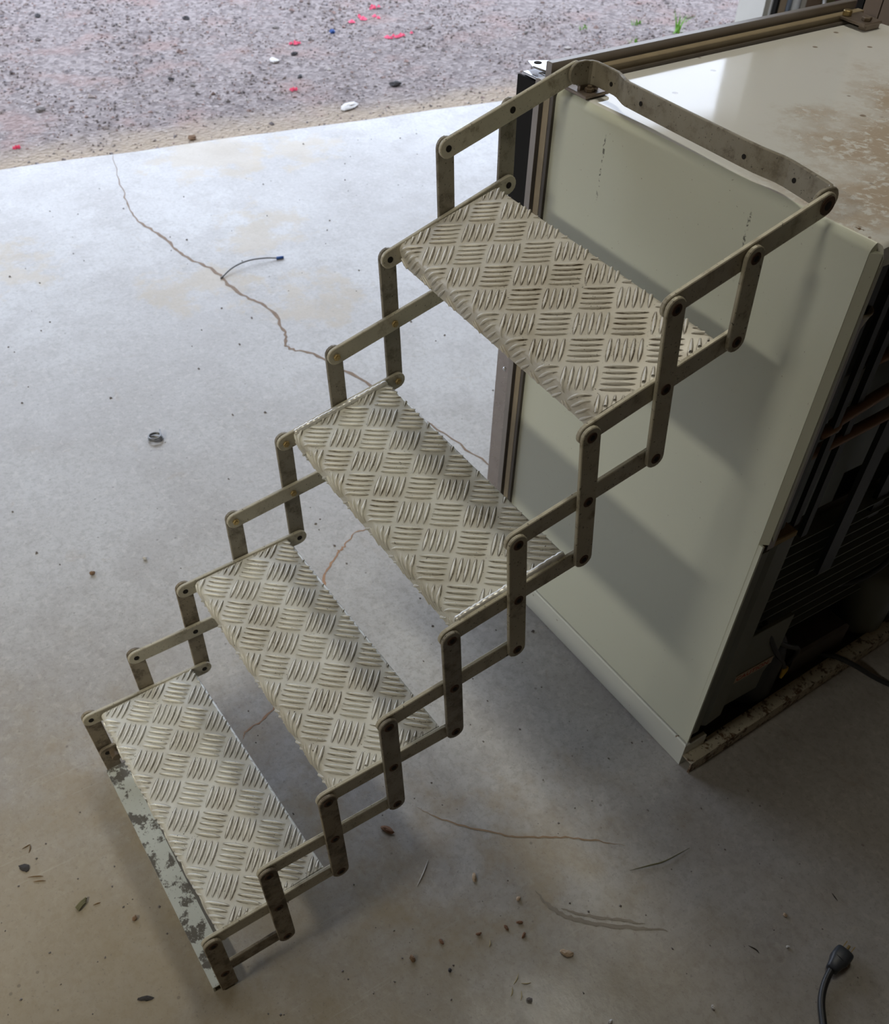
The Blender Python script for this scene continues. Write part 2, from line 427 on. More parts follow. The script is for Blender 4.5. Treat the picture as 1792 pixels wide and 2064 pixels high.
class MB:
    def __init__(self):
        self.v, self.f = [], []
    def add(self, vs, fs):
        n = len(self.v)
        self.v += [tuple(v) for v in vs]
        self.f += [tuple(i + n for i in f) for f in fs]
        return self
    def box(self, x0, x1, y0, y1, z0, z1, bev=0.0):
        if bev <= 0:
            vs = [(x, y, z) for z in (z0, z1) for y in (y0, y1) for x in (x0, x1)]
            fs = [(0, 2, 3, 1), (4, 5, 7, 6), (0, 1, 5, 4), (2, 6, 7, 3), (0, 4, 6, 2), (1, 3, 7, 5)]
            return self.add(vs, fs)
        out = [(x0, y0), (x1, y0), (x1, y1), (x0, y1)]
        return self.prism(out, V((0, 0, 0)), V((1, 0, 0)), V((0, 1, 0)), V((0, 0, 1)), z0, z1, bev)
    def prism(self, outline, O, U, Vv, N, n0, n1, ch=0.001):
        """convex outline in (U,V), extruded along N with chamfered rims"""
        k = len(outline)
        def inset(d):
            r = []
            for i in range(k):
                a, b, c = V(outline[i - 1]), V(outline[i]), V(outline[(i + 1) % k])
                e1, e2 = (b - a).normalized(), (c - b).normalized()
                n1_, n2_ = V((-e1.y, e1.x)), V((-e2.y, e2.x))
                nn = (n1_ + n2_)
                q = nn / max(0.35, 1 + n1_.dot(n2_)) if nn.length > 1e-9 else n1_
                r.append(b + q * d)
            return r
        area = sum(outline[i - 1][0] * outline[i][1] - outline[i][0] * outline[i - 1][1] for i in range(k))
        if area < 0:
            outline = outline[::-1]
        full = [V(p) for p in outline]
        ins = inset(ch) if ch > 0 else full
        lay = [(ins, n0), (full, n0 + ch), (full, n1 - ch), (ins, n1)] if ch > 0 else [(full, n0), (full, n1)]
        vs, fs = [], []
        for pts, n in lay:
            vs += [O + U * p.x + Vv * p.y + N * n for p in pts]
        L = len(lay)
        flip = U.cross(Vv).dot(N) < 0
        for l in range(L - 1):
            for i in range(k):
                j = (i + 1) % k
                q = (l * k + i, l * k + j, (l + 1) * k + j, (l + 1) * k + i)
                fs.append(q[::-1] if flip else q)
        cap0 = tuple(range(k))[::-1]
        cap1 = tuple((L - 1) * k + i for i in range(k))
        fs += [cap0[::-1], cap1[::-1]] if flip else [cap0, cap1]
        return self.add(vs, fs)
    def cyl(self, c, axis, r, h, n=16, ch=0.0, r2=None):
        axis = V(axis).normalized()
        u = axis.orthogonal().normalized()
        w = axis.cross(u)
        r2 = r if r2 is None else r2
        rings = [(0, max(r - ch, 1e-5)), (ch, r), (h - ch, r2), (h, max(r2 - ch, 1e-5))] if ch > 0 else [(0, r), (h, r2)]
        vs, fs = [], []
        for t, rr in rings:
            vs += [V(c) + axis * t + (u * math.cos(2 * math.pi * i / n) + w * math.sin(2 * math.pi * i / n)) * rr for i in range(n)]
        for l in range(len(rings) - 1):
            for i in range(n):
                j = (i + 1) % n
                fs.append((l * n + i, l * n + j, (l + 1) * n + j, (l + 1) * n + i))
        fs.append(tuple(range(n))[::-1])
        fs.append(tuple((len(rings) - 1) * n + i for i in range(n)))
        return self.add(vs, fs)
    def tube(self, pts, r, n=8, radii=None, smooth=4, cap=True):
        P = catmull(pts, smooth) if smooth > 1 else [V(p) for p in pts]
        m = len(P)
        vs, fs = [], []
        prev = None
        for i, p in enumerate(P):
            t = (P[min(i + 1, m - 1)] - P[max(i - 1, 0)]).normalized()
            if prev is None:
                u = t.orthogonal().normalized()
            else:
                u = (prev - t * prev.dot(t))
                u = u.normalized() if u.length > 1e-6 else t.orthogonal().normalized()
            prev = u
            w = t.cross(u)
            rr = r if radii is None else radii(i / (m - 1))
            vs += [p + (u * math.cos(2 * math.pi * k / n) + w * math.sin(2 * math.pi * k / n)) * rr for k in range(n)]
        for i in range(m - 1):
            for k in range(n):
                j = (k + 1) % n
                fs.append((i * n + k, i * n + j, (i + 1) * n + j, (i + 1) * n + k))
        if cap:
            fs.append(tuple(range(n))[::-1])
            fs.append(tuple((m - 1) * n + k for k in range(n)))
        return self.add(vs, fs)
    def lathe(self, c, prof, n=20, axis=(0, 0, 1)):
        axis = V(axis).normalized()
        u = axis.orthogonal().normalized()
        w = axis.cross(u)
        vs, fs = [], []
        for r, h in prof:
            vs += [V(c) + axis * h + (u * math.cos(2 * math.pi * i / n) + w * math.sin(2 * math.pi * i / n)) * r for i in range(n)]
        for l in range(len(prof) - 1):
            for i in range(n):
                j = (i + 1) % n
                fs.append((l * n + i, l * n + j, (l + 1) * n + j, (l + 1) * n + i))
        return self.add(vs, fs)
    def build(self, name, mat, parent=None, origin=None, smooth=False):
        return link_mesh(name, self.v, self.f, mat, parent, origin, smooth)

def catmull(pts, k):
    P = [V(p) for p in pts]
    if len(P) < 3:
        return [P[0].lerp(P[-1], i / k) for i in range(k + 1)]
    Q = [P[0] * 2 - P[1]] + P + [P[-1] * 2 - P[-2]]
    out = []
    for i in range(1, len(Q) - 2):
        a, b, c, d = Q[i - 1:i + 3]
        for j in range(k):
            t = j / k
            out.append(0.5 * ((2 * b) + (c - a) * t + (2 * a - 5 * b + 4 * c - d) * t * t + (3 * b - a - 3 * c + d) * t ** 3))
    out.append(P[-1])
    return out

def stadium(L0, L1, r, n=8):
    """outline of a bar with round ends, hole centres at p=L0 and p=L1"""
    o = []
    for i in range(n + 1):
        a = -math.pi / 2 + math.pi * i / n
        o.append((L1 + r * math.cos(a), r * math.sin(a)))
    for i in range(n + 1):
        a = math.pi / 2 + math.pi * i / n
        o.append((L0 + r * math.cos(a), r * math.sin(a)))
    return o

# ------------------------------------------------------------------ setting: slab, gravel yard, walls
A0 = V((-2.983, 0, 0))
D_ = V((0.174, 0.985, 0)).normalized()       # along the door
N_ = V((D_.y, -D_.x, 0))                     # into the room
def room(s, t, z=0.0):
    return A0 + D_ * s + N_ * t + V((0, 0, z))
S0, S1, T1, HC = -6.6, 4.9, 7.5, 4.4
DOOR0, DOOR1, DOORH = -2.4, 3.13, 2.35

def room_box(mb, s0, s1, t0, t1, z0, z1):
    vs = [room(s, t, z) for z in (z0, z1) for t in (t0, t1) for s in (s0, s1)]
    fs = [(0, 1, 3, 2), (4, 6, 7, 5), (0, 4, 5, 1), (2, 3, 7, 6), (0, 2, 6, 4), (1, 5, 7, 3)]
    return mb.add(vs, fs)

# slab with slightly uneven front edge
mb = MB()
n = 60
edge = []
for i in range(n + 1):
    s = S0 - 0.3 + (S1 - S0 + 0.6) * i / n
    edge.append(room(s, 0.012 * mnoise.noise(V((s * 3, 0, 0))) + 0.005 * mnoise.noise(V((s * 11, 5, 0)))))
back = [room(S0 - 0.3, T1 + 0.3), room(S1 + 0.3, T1 + 0.3)]
top = edge + [back[1], back[0]]
vs = [p for p in top] + [p + V((0, 0, -0.15)) for p in top]
m_ = len(top)
fs = [tuple(range(m_))[::-1]] + [(i, (i + 1) % m_, m_ + (i + 1) % m_, m_ + i) for i in range(m_)]
floor = mb.add(vs, fs).build('floor', 'concrete')
struct(floor, 'smooth worn grey concrete floor slab of the garage')

# yard: gently uneven ground grid outside
vs, fs = [], []
nx, ny = 70, 90
for i in range(nx + 1):
    for j in range(ny + 1):
        t = 0.03 - (i / nx) ** 1.7 * 26.0
        s = -16 + 34 * j / ny
        p = room(s, t)
        h = 0.03 * mnoise.noise(V((p.x * 0.6, p.y * 0.6, 0))) + 0.012 * mnoise.noise(V((p.x * 2.3, p.y * 2.3, 4)))
        p.z = -0.018 + h * min(1, max(0, -t) / 0.6)
        vs.append(p)
for i in range(nx):
    for j in range(ny):
        a = i * (ny + 1) + j
        fs.append((a, a + 1, a + ny + 2, a + ny + 1))
yard = link_mesh('ground', vs, fs, 'gravel_earth', smooth=True, fix=False)
struct(yard, 'gravelly pinkish brown yard outside the open door')

def ground_z(x, y):
    p = V((x, y, 0)) - A0
    t = p.dot(N_)
    h = 0.03 * mnoise.noise(V((x * 0.6, y * 0.6, 0))) + 0.012 * mnoise.noise(V((x * 2.3, y * 2.3, 4)))
    return -0.018 + h * min(1, max(0, -t) / 0.6)

# door wall with opening, other walls, ceiling
mb = MB()
TW0, TW1 = 0.10, 0.24
room_box(mb, S0, DOOR0, TW0, TW1, 0, HC)
room_box(mb, DOOR0, DOOR1, TW0, TW1, DOORH, HC)
room_box(mb, DOOR1, S1, TW0, TW1, 0, HC)
struct(mb.build('wall_front', 'wall_board'), 'tan board wall around the wide garage door opening')
struct(room_box(MB(), S0, S1, T1, T1 + 0.14, 0, HC).build('wall_back', 'wall_board'), 'tan board wall at the back of the garage')
struct(room_box(MB(), S0 - 0.14, S0, TW0, T1, 0, HC).build('wall_left', 'wall_board'), 'tan board wall left of the garage door')
struct(room_box(MB(), S1, S1 + 0.14, TW0, T1, 0, HC).build('wall_right', 'wall_board'), 'tan board wall behind the appliance')
struct(room_box(MB(), S0 - 0.2, S1 + 0.2, TW0 - 0.35, T1 + 0.2, HC, HC + 0.12).build('ceiling', 'ceiling_board'), 'tan board ceiling of the garage')
struct(MB().box(0.66, 4.55, -2.05, -1.95, 0, HC).build('light_block_wall', 'wall_board'), 'added light-blocking tan partition behind the camera')  # added unseen partition; shades the floor right of the cabinet from the lamp
mb = MB()
room_box(mb, DOOR1 - 0.02, DOOR1 + 0.26, 0.06, TW0, 0, DOORH + 0.1)
room_box(mb, DOOR1 - 0.03, DOOR1, 0.06, TW1 + 0.01, 0, DOORH)
jamb = struct(mb.build('trim_1', 'grey_post'), 'pale grey door jamb boards beside the gravel')
strip = room_box(MB(), DOOR1 + 0.0, DOOR1 + 0.05, TW1 + 0.01, TW1 + 0.02, 0, DOORH)
strip.build('edge_strip', 'pvc_white', jamb)

# ------------------------------------------------------------------ cracks and rubbed marks in the slab (parts of the floor)
def ribbon(name, pts, w, mat, sub=4, seed=0, jag=0.5, z=0.0006):
    P = catmull([(x, y, z) for x, y in pts], sub)
    r = random.Random(seed)
    vs, fs = [], []
    for i, p in enumerate(P):
        t = (P[min(i + 1, len(P) - 1)] - P[max(i - 1, 0)]).normalized()
        nrm = V((-t.y, t.x, 0))
        e = min(1, 4 * min(i, len(P) - 1 - i) / len(P) + 0.15)
        ww = w * e * (1 + jag * (r.random() * 2 - 1))
        o = nrm * (w * jag * 1.2 * (r.random() * 2 - 1))
        vs += [p + o - nrm * ww / 2, p + o + nrm * ww / 2]
    for i in range(len(P) - 1):
        fs.append((2 * i, 2 * i + 2, 2 * i + 3, 2 * i + 1))
    ob = link_mesh(name, vs, fs, mat, floor, fix=False)
    return ob
CR = [(-2.97, 0.055), (-2.574, -0.035), (-2.338, -0.07), (-2.13, -0.041), (-1.966, -0.03), (-1.809, 0.017), (-1.621, 0.027), (-1.479, 0.07),
      (-1.31, 0.051), (-1.226, 0.018), (-1.132, 0.074), (-0.899, 0.136), (-0.65, 0.185), (-0.417, 0.224), (-0.2, 0.27)]
ribbon('crack', CR, 0.010, 'crack_fill', 8, 1, 0.45)
ribbon('crack', [(-0.33, -0.14), (-0.365, -0.209), (-0.335, -0.27), (-0.322, -0.296), (-0.27, -0.358), (-0.2, -0.40), (-0.1, -0.50), (0.025, -0.639), (0.044, -0.705), (0.062, -0.722)], 0.0045, 'crack_rust', 8, 2, 0.6)
ribbon('rust_streak', [(0.383, -0.504), (0.437, -0.471), (0.509, -0.405), (0.545, -0.362), (0.579, -0.306), (0.619, -0.254), (0.657, -0.213)], 0.0030, 'rust_line', 8, 3, 0.4)
ribbon('scuff_mark', [(0.64, -0.41), (0.675, -0.408), (0.714, -0.389), (0.751, -0.351), (0.788, -0.303), (0.822, -0.258)], 0.007, 'scuff_dark', 8, 4, 0.25)
ribbon('scuff_mark', [(0.692, -0.393), (0.724, -0.363), (0.764, -0.316), (0.792, -0.283)], 0.005, 'scuff_dark', 8, 5, 0.25)

# ------------------------------------------------------------------ folding steps
RP = {(0, 0): (-0.0180, 1.1106), (1, 0): (-0.1315, 1.0767), (1, 1): (-0.1219, 0.9641), (2, 0): (-0.2455, 1.0441), (2, 1): (-0.2321, 0.9321), (2, 2): (-0.2190, 0.8193), (3, 1): (-0.3431, 0.9015), (3, 2): (-0.3293, 0.7925), (3, 3): (-0.3166, 0.6819), (4, 2): (-0.4393, 0.7686), (4, 3): (-0.4268, 0.6591), (4, 4): (-0.4167, 0.5481), (5, 3): (-0.5356, 0.6390), (5, 4): (-0.5262, 0.5289), (5, 5): (-0.5182, 0.4168), (6, 4): (-0.6356, 0.5127), (6, 5): (-0.6291, 0.4069), (6, 6): (-0.6231, 0.2989), (7, 5): (-0.7396, 0.4016), (7, 6): (-0.7350, 0.2932), (7, 7): (-0.7301, 0.1845), (8, 6): (-0.8478, 0.2878), (8, 7): (-0.8430, 0.1773), (8, 8): (-0.8387, 0.0673), (9, 7): (-0.9563, 0.1700), (9, 8): (-0.9530, 0.0594)}
LP = {(0, 0): (0.0017, 1.1183), (1, 0): (-0.1115, 1.0846), (1, 1): (-0.1078, 0.9729), (2, 0): (-0.2239, 1.0507), (2, 1): (-0.2167, 0.9386), (2, 2): (-0.2098, 0.8254), (3, 1): (-0.3254, 0.9055), (3, 2): (-0.3188, 0.7950), (3, 3): (-0.3128, 0.6832), (4, 2): (-0.4276, 0.7676), (4, 3): (-0.4220, 0.6581), (4, 4): (-0.4164, 0.5465), (5, 3): (-0.5314, 0.6356), (5, 4): (-0.5282, 0.5278), (5, 5): (-0.5254, 0.4182), (6, 4): (-0.6401, 0.5123), (6, 5): (-0.6388, 0.4064), (6, 6): (-0.6377, 0.2977), (7, 5): (-0.7524, 0.3984), (7, 6): (-0.7521, 0.2910), (7, 7): (-0.7524, 0.1822), (8, 6): (-0.8668, 0.2862), (8, 7): (-0.8647, 0.1785), (8, 8): (-0.8611, 0.0698), (9, 7): (-0.9783, 0.1761), (9, 8): (-0.9733, 0.0660)}
steps = thing('folding_steps', 'aluminium scissor folding steps with four checker plate treads hung on the white cabinet', 'folding steps', (0.25, -0.5, 0))
BARS = [((0, 0), (2, 0)), ((1, 1), (3, 1)), ((2, 2), (4, 2)), ((3, 3), (5, 3)), ((4, 4), (6, 4)), ((5, 5), (7, 5)), ((6, 6), (8, 6)), ((7, 7), (9, 7)), ((8, 8), (9, 8))]
LINKS = [((1, 0), (1, 1)), ((2, 0), (2, 2)), ((3, 1), (3, 3)), ((4, 2), (4, 4)), ((5, 3), (5, 5)), ((6, 4), (6, 6)), ((7, 5), (7, 7)), ((8, 6), (8, 8)), ((9, 7), (9, 8))]
BW = 0.0148
UX = V((1, 0, 0))
XBAR = {0: (0.4960, 0.5025), 1: (-0.0065, 0.0)}
XLNK = {0: (0.5038, 0.5100), 1: (-0.0140, -0.0078)}
def side_plate(name, pa, pb, x0, x1, mat, ext_a=0.0, ext_b=0.0, square_b=False, rad=BW):
    a, b = V((0, pa[0], pa[1])), V((0, pb[0], pb[1]))
    U = (b - a).normalized()
    W_ = UX.cross(U)
    L = (b - a).length
    out = stadium(-ext_a, L + ext_b, rad)
    if square_b:
        out = [(L + ext_b, -rad), (L + ext_b, rad)] + stadium(-ext_a, L, rad)[9:]
    return MB().prism(out, a, U, W_, UX, x0, x1, 0.0011).build(name, mat, steps)
def grow(pa, pb, d):
    L = math.hypot(pb[0] - pa[0], pb[1] - pa[1])
    return (pb[0] + (pb[0] - pa[0]) / L * d, pb[1] + (pb[1] - pa[1]) / L * d)
for side, PV in ((0, RP), (1, LP)):
    for i, (a, b) in enumerate(BARS):
        nm = 'top_arm' if i == 0 else ('tread_side_bar' if i % 2 else 'side_bar')
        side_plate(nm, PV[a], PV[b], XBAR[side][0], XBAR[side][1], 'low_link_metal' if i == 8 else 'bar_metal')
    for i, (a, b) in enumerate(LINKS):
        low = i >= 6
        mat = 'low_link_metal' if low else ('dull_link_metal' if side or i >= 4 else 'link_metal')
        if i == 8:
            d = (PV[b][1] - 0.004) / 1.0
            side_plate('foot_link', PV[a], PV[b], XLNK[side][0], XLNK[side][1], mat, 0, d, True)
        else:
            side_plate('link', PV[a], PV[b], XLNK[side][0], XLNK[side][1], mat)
    NUTS = {(4, 2), (5, 3), (3, 2), (5, 4), (6, 4), (3, 3)}
    for g, (y, z) in PV.items():
        if side == 1 and g in ((2, 1), (2, 2), (4, 3), (4, 4), (6, 5), (6, 6), (8, 7)):
            pass
        pin = MB()
        if side == 0:
            xo = 0.5100 if g != (0, 0) else 0.5025
            pin.cyl((0.4935, y, z), UX, 0.0050, xo - 0.4935 - 0.0002, 14)
            pin.cyl((0.5026, y, z), UX, 0.0115, 0.0011, 18)
            pin.lathe((0, 0, 0), [], 3) if False else None
            # domed rusty head with a sunken slot ring
            rr = 0.0078 if g != (0, 0) else 0.0115
            pin.cyl((xo - 0.0004, y, z), UX, rr, 0.0013, 18, 0.0005)
            p_ob = pin.build('pivot_pin', 'rust', steps)
            MB().cyl((xo + 0.0009, y, z), UX, rr * 0.5, 0.0004, 12).build('pin_recess', 'hole_dark', p_ob)
        else:
            pin.cyl((-0.0142, y, z), UX, 0.0050, 0.0146, 14)
            pin.cyl((-0.0078, y, z), UX, 0.0115, 0.0012, 18)
            if g in NUTS or g == (0, 0):
                pin.cyl((0.0002, y, z), UX, 0.0062, 0.0040, 6, 0.0006)
                pin.cyl((0.0040, y, z), UX, 0.0032, 0.0026, 12, 0.0004)
                pin.build('pivot_pin', 'brass_nut' if g in NUTS else 'pin_steel', steps)
            else:
                pin.cyl((-0.0003, y, z), UX, 0.0050, 0.0010, 14, 0.0003)
                pin.build('pivot_pin', 'hole_dark', steps)

# treads: pressed checker plate bent down at nose and heel, ribs are raised geometry
TREADS = [((1, 1), (3, 1), 44, 1.5, 0.6, 1.0, (0.76, 0.735, 0.67, 1)), ((3, 3), (5, 3), 45, 1.0, 0.1, 0.9, (0.78, 0.775, 0.71, 1)),
          ((5, 5), (7, 5), 45, 1.0, 0.2, 0.8, (0.82, 0.815, 0.76, 1)), ((7, 7), (9, 7), 46, 1.6, 0.7, 0.75, (0.84, 0.84, 0.79, 1))]
XL_, XR_ = -0.2545, 0.2405
def make_tread(k, A, B, ang, pa, pb, brown, tint):
    r = [V((0.51, *RP[A])), V((0.51, *RP[B]))]
    l = [V((0, *LP[A])), V((0, *LP[B]))]
    o = (r[0] + r[1] + l[0] + l[1]) / 4
    ex = (r[0] + r[1] - l[0] - l[1]).normalized()
    ey = (r[0] + l[0] - r[1] - l[1])
    ey = (ey - ex * ex.dot(ey)).normalized()
    ez = ex.cross(ey)
    o = o + ez * 0.012
    th = math.radians(ang)
    mat = tread_material('tread_plate_%d' % k, o, ex, ey, pa, pb, brown, tint, th)
    rn, drop_f, drop_b = 0.009, 0.028, 0.012
    def fold(s):
        """point and normal (in the ey,ez plane) at arc position s across the bent sheet"""
        if s < YF + rn:
            d = (YF + rn) - s
            if d < rn * math.pi / 2:
                a = d / rn
                return (YF + rn - rn * math.sin(a), -rn + rn * math.cos(a)), (-math.sin(a), math.cos(a))
            return (YF, -rn - (d - rn * math.pi / 2)), (-1, 0)
        if s > YB - 0.006:
            d = s - (YB - 0.006)
            if d < 0.006 * math.pi / 2:
                a = d / 0.006
                return (YB - 0.006 + 0.006 * math.sin(a), -0.006 + 0.006 * math.cos(a)), (math.sin(a), math.cos(a))
            return (YB, -0.006 - (d - 0.006 * math.pi / 2)), (1, 0)
        return (s, 0.0), (0, 1)
    sF = YF + rn - rn * math.pi / 2 - drop_f
    sB = YB - 0.006 + 0.006 * math.pi / 2 + drop_b
    def at(x, s, h=0.0):
        (py, pz), (ny, nz) = fold(s)
        return o + ex * x + ey * (py + ny * h) + ez * (pz + nz * h)
    # sheet
    ss = [sF, YF + rn - rn * math.pi / 2] + [YF + rn - rn * math.pi / 2 * (1 - i / 6) for i in range(1, 7)]
    ss += [YF + (YB - YF) * i / 6 for i in range(1, 6)]
    ss += [YB - 0.006 + 0.006 * math.pi / 2 * i / 5 for i in range(6)] + [sB]
    vs, fs = [], []
    nxs = 14
    for i in range(nxs + 1):
        x = XL_ + (XR_ - XL_) * i / nxs
        for s in ss:
            vs += [at(x, s), at(x, s, -0.004)]
    m = len(ss) * 2
    for i in range(nxs):
        for j in range(len(ss) - 1):
            a = i * m + 2 * j
            fs.append((a, a + m, a + m + 2, a + 2))
            fs.append((a + 1, a + 3, a + m + 3, a + m + 1))
        fs.append((i * m, i * m + 1, (i + 1) * m + 1, (i + 1) * m))
        e = m - 2
        fs.append((i * m + e, (i + 1) * m + e, (i + 1) * m + e + 1, i * m + e + 1))
    for i, fl in ((0, False), (nxs, True)):
        for j in range(len(ss) - 1):
            a = i * m + 2 * j
            q = (a, a + 2, a + 3, a + 1)
            fs.append(q[::-1] if fl else q)
    tread = link_mesh('tread', vs, fs, mat, steps)
    tread.data.polygons.foreach_set('use_smooth', [True] * len(tread.data.polygons))
    tread.data.set_sharp_from_angle(angle=math.radians(40))
    # ribs
    rb = MB()
    c_, s_ = math.cos(th), math.sin(th)
    HL, HW, HH = 0.0224, 0.00235, 0.0031
    NS = 11
    rr = random.Random(50 + k)
    for i in range(-12, 13):
        for j in range(-12, 13):
            cu, cv = (i + pa) * PITCH, (j + pb) * PITCH
            along_v = (i + j) % 2 == 0          # this group's ribs lie along e2
            for q in range(-2, 3):
                off = q * 0.0099
                ru, rv = (cu + off, cv) if along_v else (cu, cv + off)
                du, dv = (0, 1) if along_v else (1, 0)
                # clip to the sheet
                ok = []
                for w in range(61):
                    t = -1 + 2 * w / 60
                    u, v = ru + du * t * HL, rv + dv * t * HL
                    x, s = u * c_ - v * s_, u * s_ + v * c_
                    if XL_ + 0.004 < x < XR_ - 0.004 and sF + 0.003 < s < YB - 0.0035:
                        ok.append(t)
                if len(ok) < 8:
                    continue
                t0, t1 = ok[0], ok[-1]
                wear = 0.85 + 0.3 * rr.random()
                bow = 0.0006
                vs, fs = [], []
                for w in range(NS):
                    t = t0 + (t1 - t0) * w / (NS - 1)
                    ww = HW * max(0.0, 1 - t * t) ** 0.75 + 0.00015
                    hh = HH * wear * max(0.0, 1 - abs(t) ** 3) ** 0.8 + 0.00005
                    for d, h in ((-1, -0.0003), (-0.8, 0.60), (-0.38, 0.96), (0.38, 0.96), (0.8, 0.60), (1, -0.0003)):
                        hv = h * hh if h > 0 else h
                        u = ru + du * t * HL + dv * (d * ww + bow * (1 - t * t))
                        v = rv + dv * t * HL + du * (d * ww + bow * (1 - t * t))
                        x, s = u * c_ - v * s_, u * s_ + v * c_
                        vs.append(at(x, s, hv))
                for w in range(NS - 1):
                    for e in range(5):
                        a = w * 6 + e
                        f = (a, a + 1, a + 7, a + 6)
                        fs.append(f if not along_v else f[::-1])
                rb.add(vs, fs)
    ribs = rb.build('raised_ribs', mat, tread, smooth=True)
    ribs['kind'] = 'stuff'
    return tread, at
made = [make_tread(4 - i, *t) for i, t in enumerate(TREADS)]
# shiny weld beads only on the third tread from the floor
tr, at = made[1]
for x in (XL_ + 0.003, XR_ - 0.003):
    pts, rad = [], []
    q = random.Random(9)
    for i in range(60):
        pts.append(at(x + 0.0012 * (q.random() - 0.5), YF + 0.004 + (YB - YF - 0.008) * i / 59, 0.0012 + 0.0004 * q.random()))
        rad.append(0.0048 + 0.0006 * q.random() + 0.0004 * math.sin(i * 1.9))
    MB().tube(pts, 0.004, 8, lambda t: rad[min(59, int(t * 59.99))], 1).build('weld_bead', 'weld', tr, smooth=True)

# mounting bar: flat bar on edge, jogged near both ends, ends turned into pivot tabs
def strip_bar(path, zc, hh, th):
    vs, fs = [], []
    m = len(path)
    nr = []
    for i in range(m):
        a = V(path[max(i - 1, 0)][:2]); b = V(path[min(i + 1, m - 1)][:2])
        t = (b - a).normalized()
        nr.append(V((-t.y, t.x)))
    for i, (x, y) in enumerate(path):
        z = zc(i / (m - 1))
        h = hh(i / (m - 1))
        for sgn in (-1, 1):
            p = V((x, y)) + nr[i] * sgn * th / 2
            ch = 0.001
            for dz in (-h, -h + ch, h - ch, h):
                k = 1 if abs(dz) < h - 1e-6 else 0
                pp = V((x, y)) + nr[i] * sgn * (th / 2 - (0 if k else ch))
                vs.append((pp.x, pp.y, z + dz))
    for i in range(m - 1):
        a, b = i * 8, (i + 1) * 8
        for e in range(3):
            fs.append((a + e, b + e, b + e + 1, a + e + 1)[::-1])
            fs.append((a + 4 + e, b + 4 + e, b + 5 + e, a + 5 + e))
        fs.append((a + 3, b + 3, b + 7, a + 7)[::-1])
        fs.append((a, a + 4, b + 4, b)[::-1])
    fs.append((0, 1, 2, 3, 7, 6, 5, 4))
    e = (m - 1) * 8
    fs.append((e, e + 1, e + 2, e + 3, e + 7, e + 6, e + 5, e + 4)[::-1])
    return MB().add(vs, fs)
path = [(0.0040, 0.004), (0.0040, 0.022), (0.0060, 0.028), (0.012, 0.0315), (0.030, 0.032), (0.060, 0.031), (0.068, 0.0295), (0.092, 0.0195), (0.100, 0.0180),
        (0.20, 0.0130), (0.34, 0.0075), (0.365, 0.0078), (0.40, 0.0110), (0.415, 0.0105), (0.478, 0.0000), (0.4875, -0.0022), (0.4915, -0.0065), (0.4920, -0.018)]
mount = strip_bar(path, lambda t: 1.1165 - 0.0065 * t, lambda t: 0.0165, 0.0055).build('mounting_bar', 'mount_metal', steps)
for (y, z), x0, x1 in ((LP[(0, 0)], 0.0012, 0.0067), (RP[(0, 0)], 0.4893, 0.4948)):
    MB().prism(stadium(0, 0.012, 0.0160), V((0, y, z)), V((0, 1, 0)), V((0, 0, 1)), UX, x0, x1, 0.001).build('pivot_tab', 'mount_metal', mount)
for x in (0.052, 0.135, 0.345, 0.43):
    yy = 0.0
    for i in range(len(path) - 1):
        if path[i][0] <= x <= path[i + 1][0]:
            f = (x - path[i][0]) / (path[i + 1][0] - path[i][0])
            yy = path[i][1] + f * (path[i + 1][1] - path[i][1])
    MB().cyl((x, yy - 0.0031, 1.112 - 0.006 * x), (0, -1, 0), 0.0033, 0.0004, 12).build('bolt_hole', 'hole_dark', mount)
pl = MB().prism([(-0.030, 0.003), (0.030, 0.001), (0.028, 0.050), (-0.030, 0.052)], V((0, 0, 0)), V((1, 0, 0)), V((0, 1, 0)), V((0, 0, 1)), 1.0880, 1.0930, 0.001)
plate = pl.build('anchor_plate', 'bracket_steel', steps)
MB().cyl((0.016, 0.019, 1.0930), (0, 0, 1), 0.0075, 0.0055, 6, 0.0008).cyl((0.016, 0.019, 1.0985), (0, 0, 1), 0.0035, 0.003, 10).build('bolt', 'pin_steel', plate)
MB().box(0.0008, 0.0066, 0.008, 0.045, 1.0925, 1.1090, 0.0008).build('upright_leg', 'bracket_steel', plate)
# foot: painted channel on the floor across both foot links
prof = [(-0.024, 0.0), (-0.024, 0.016), (0.016, 0.018), (0.016, 0.0), (0.013, 0.0), (0.013, 0.0145), (-0.021, 0.0125), (-0.021, 0.0)]
def foot_c(x):
    return -0.9640 + (x - 0.0) / 0.51 * 0.010
vs, fs = [], []
NX = 10
for i in range(NX + 1):
    x = 0.0005 + (0.5030 - 0.0005) * i / NX
    vs += [(x, foot_c(x) + a, b + 0.0005) for a, b in prof]
k = len(prof)
for i in range(NX):
    for j in range(k):
        fs.append((i * k + j, (i + 1) * k + j, (i + 1) * k + (j + 1) % k, i * k + (j + 1) % k))
fs += [tuple(range(k)), tuple(NX * k + j for j in range(k))[::-1]]
ft = MB().add(vs, fs).build('foot_channel', 'flaking_paint', steps)
ft['label'] = 'white flaking painted foot channel on the floor'
# spacer sleeve at the lower left foot link
MB().cyl((-0.002, LP[(9, 8)][0] + 0.012, LP[(9, 8)][1]), UX, 0.009, 0.022, 14, 0.001).build('spacer_sleeve', 'pin_steel', steps)

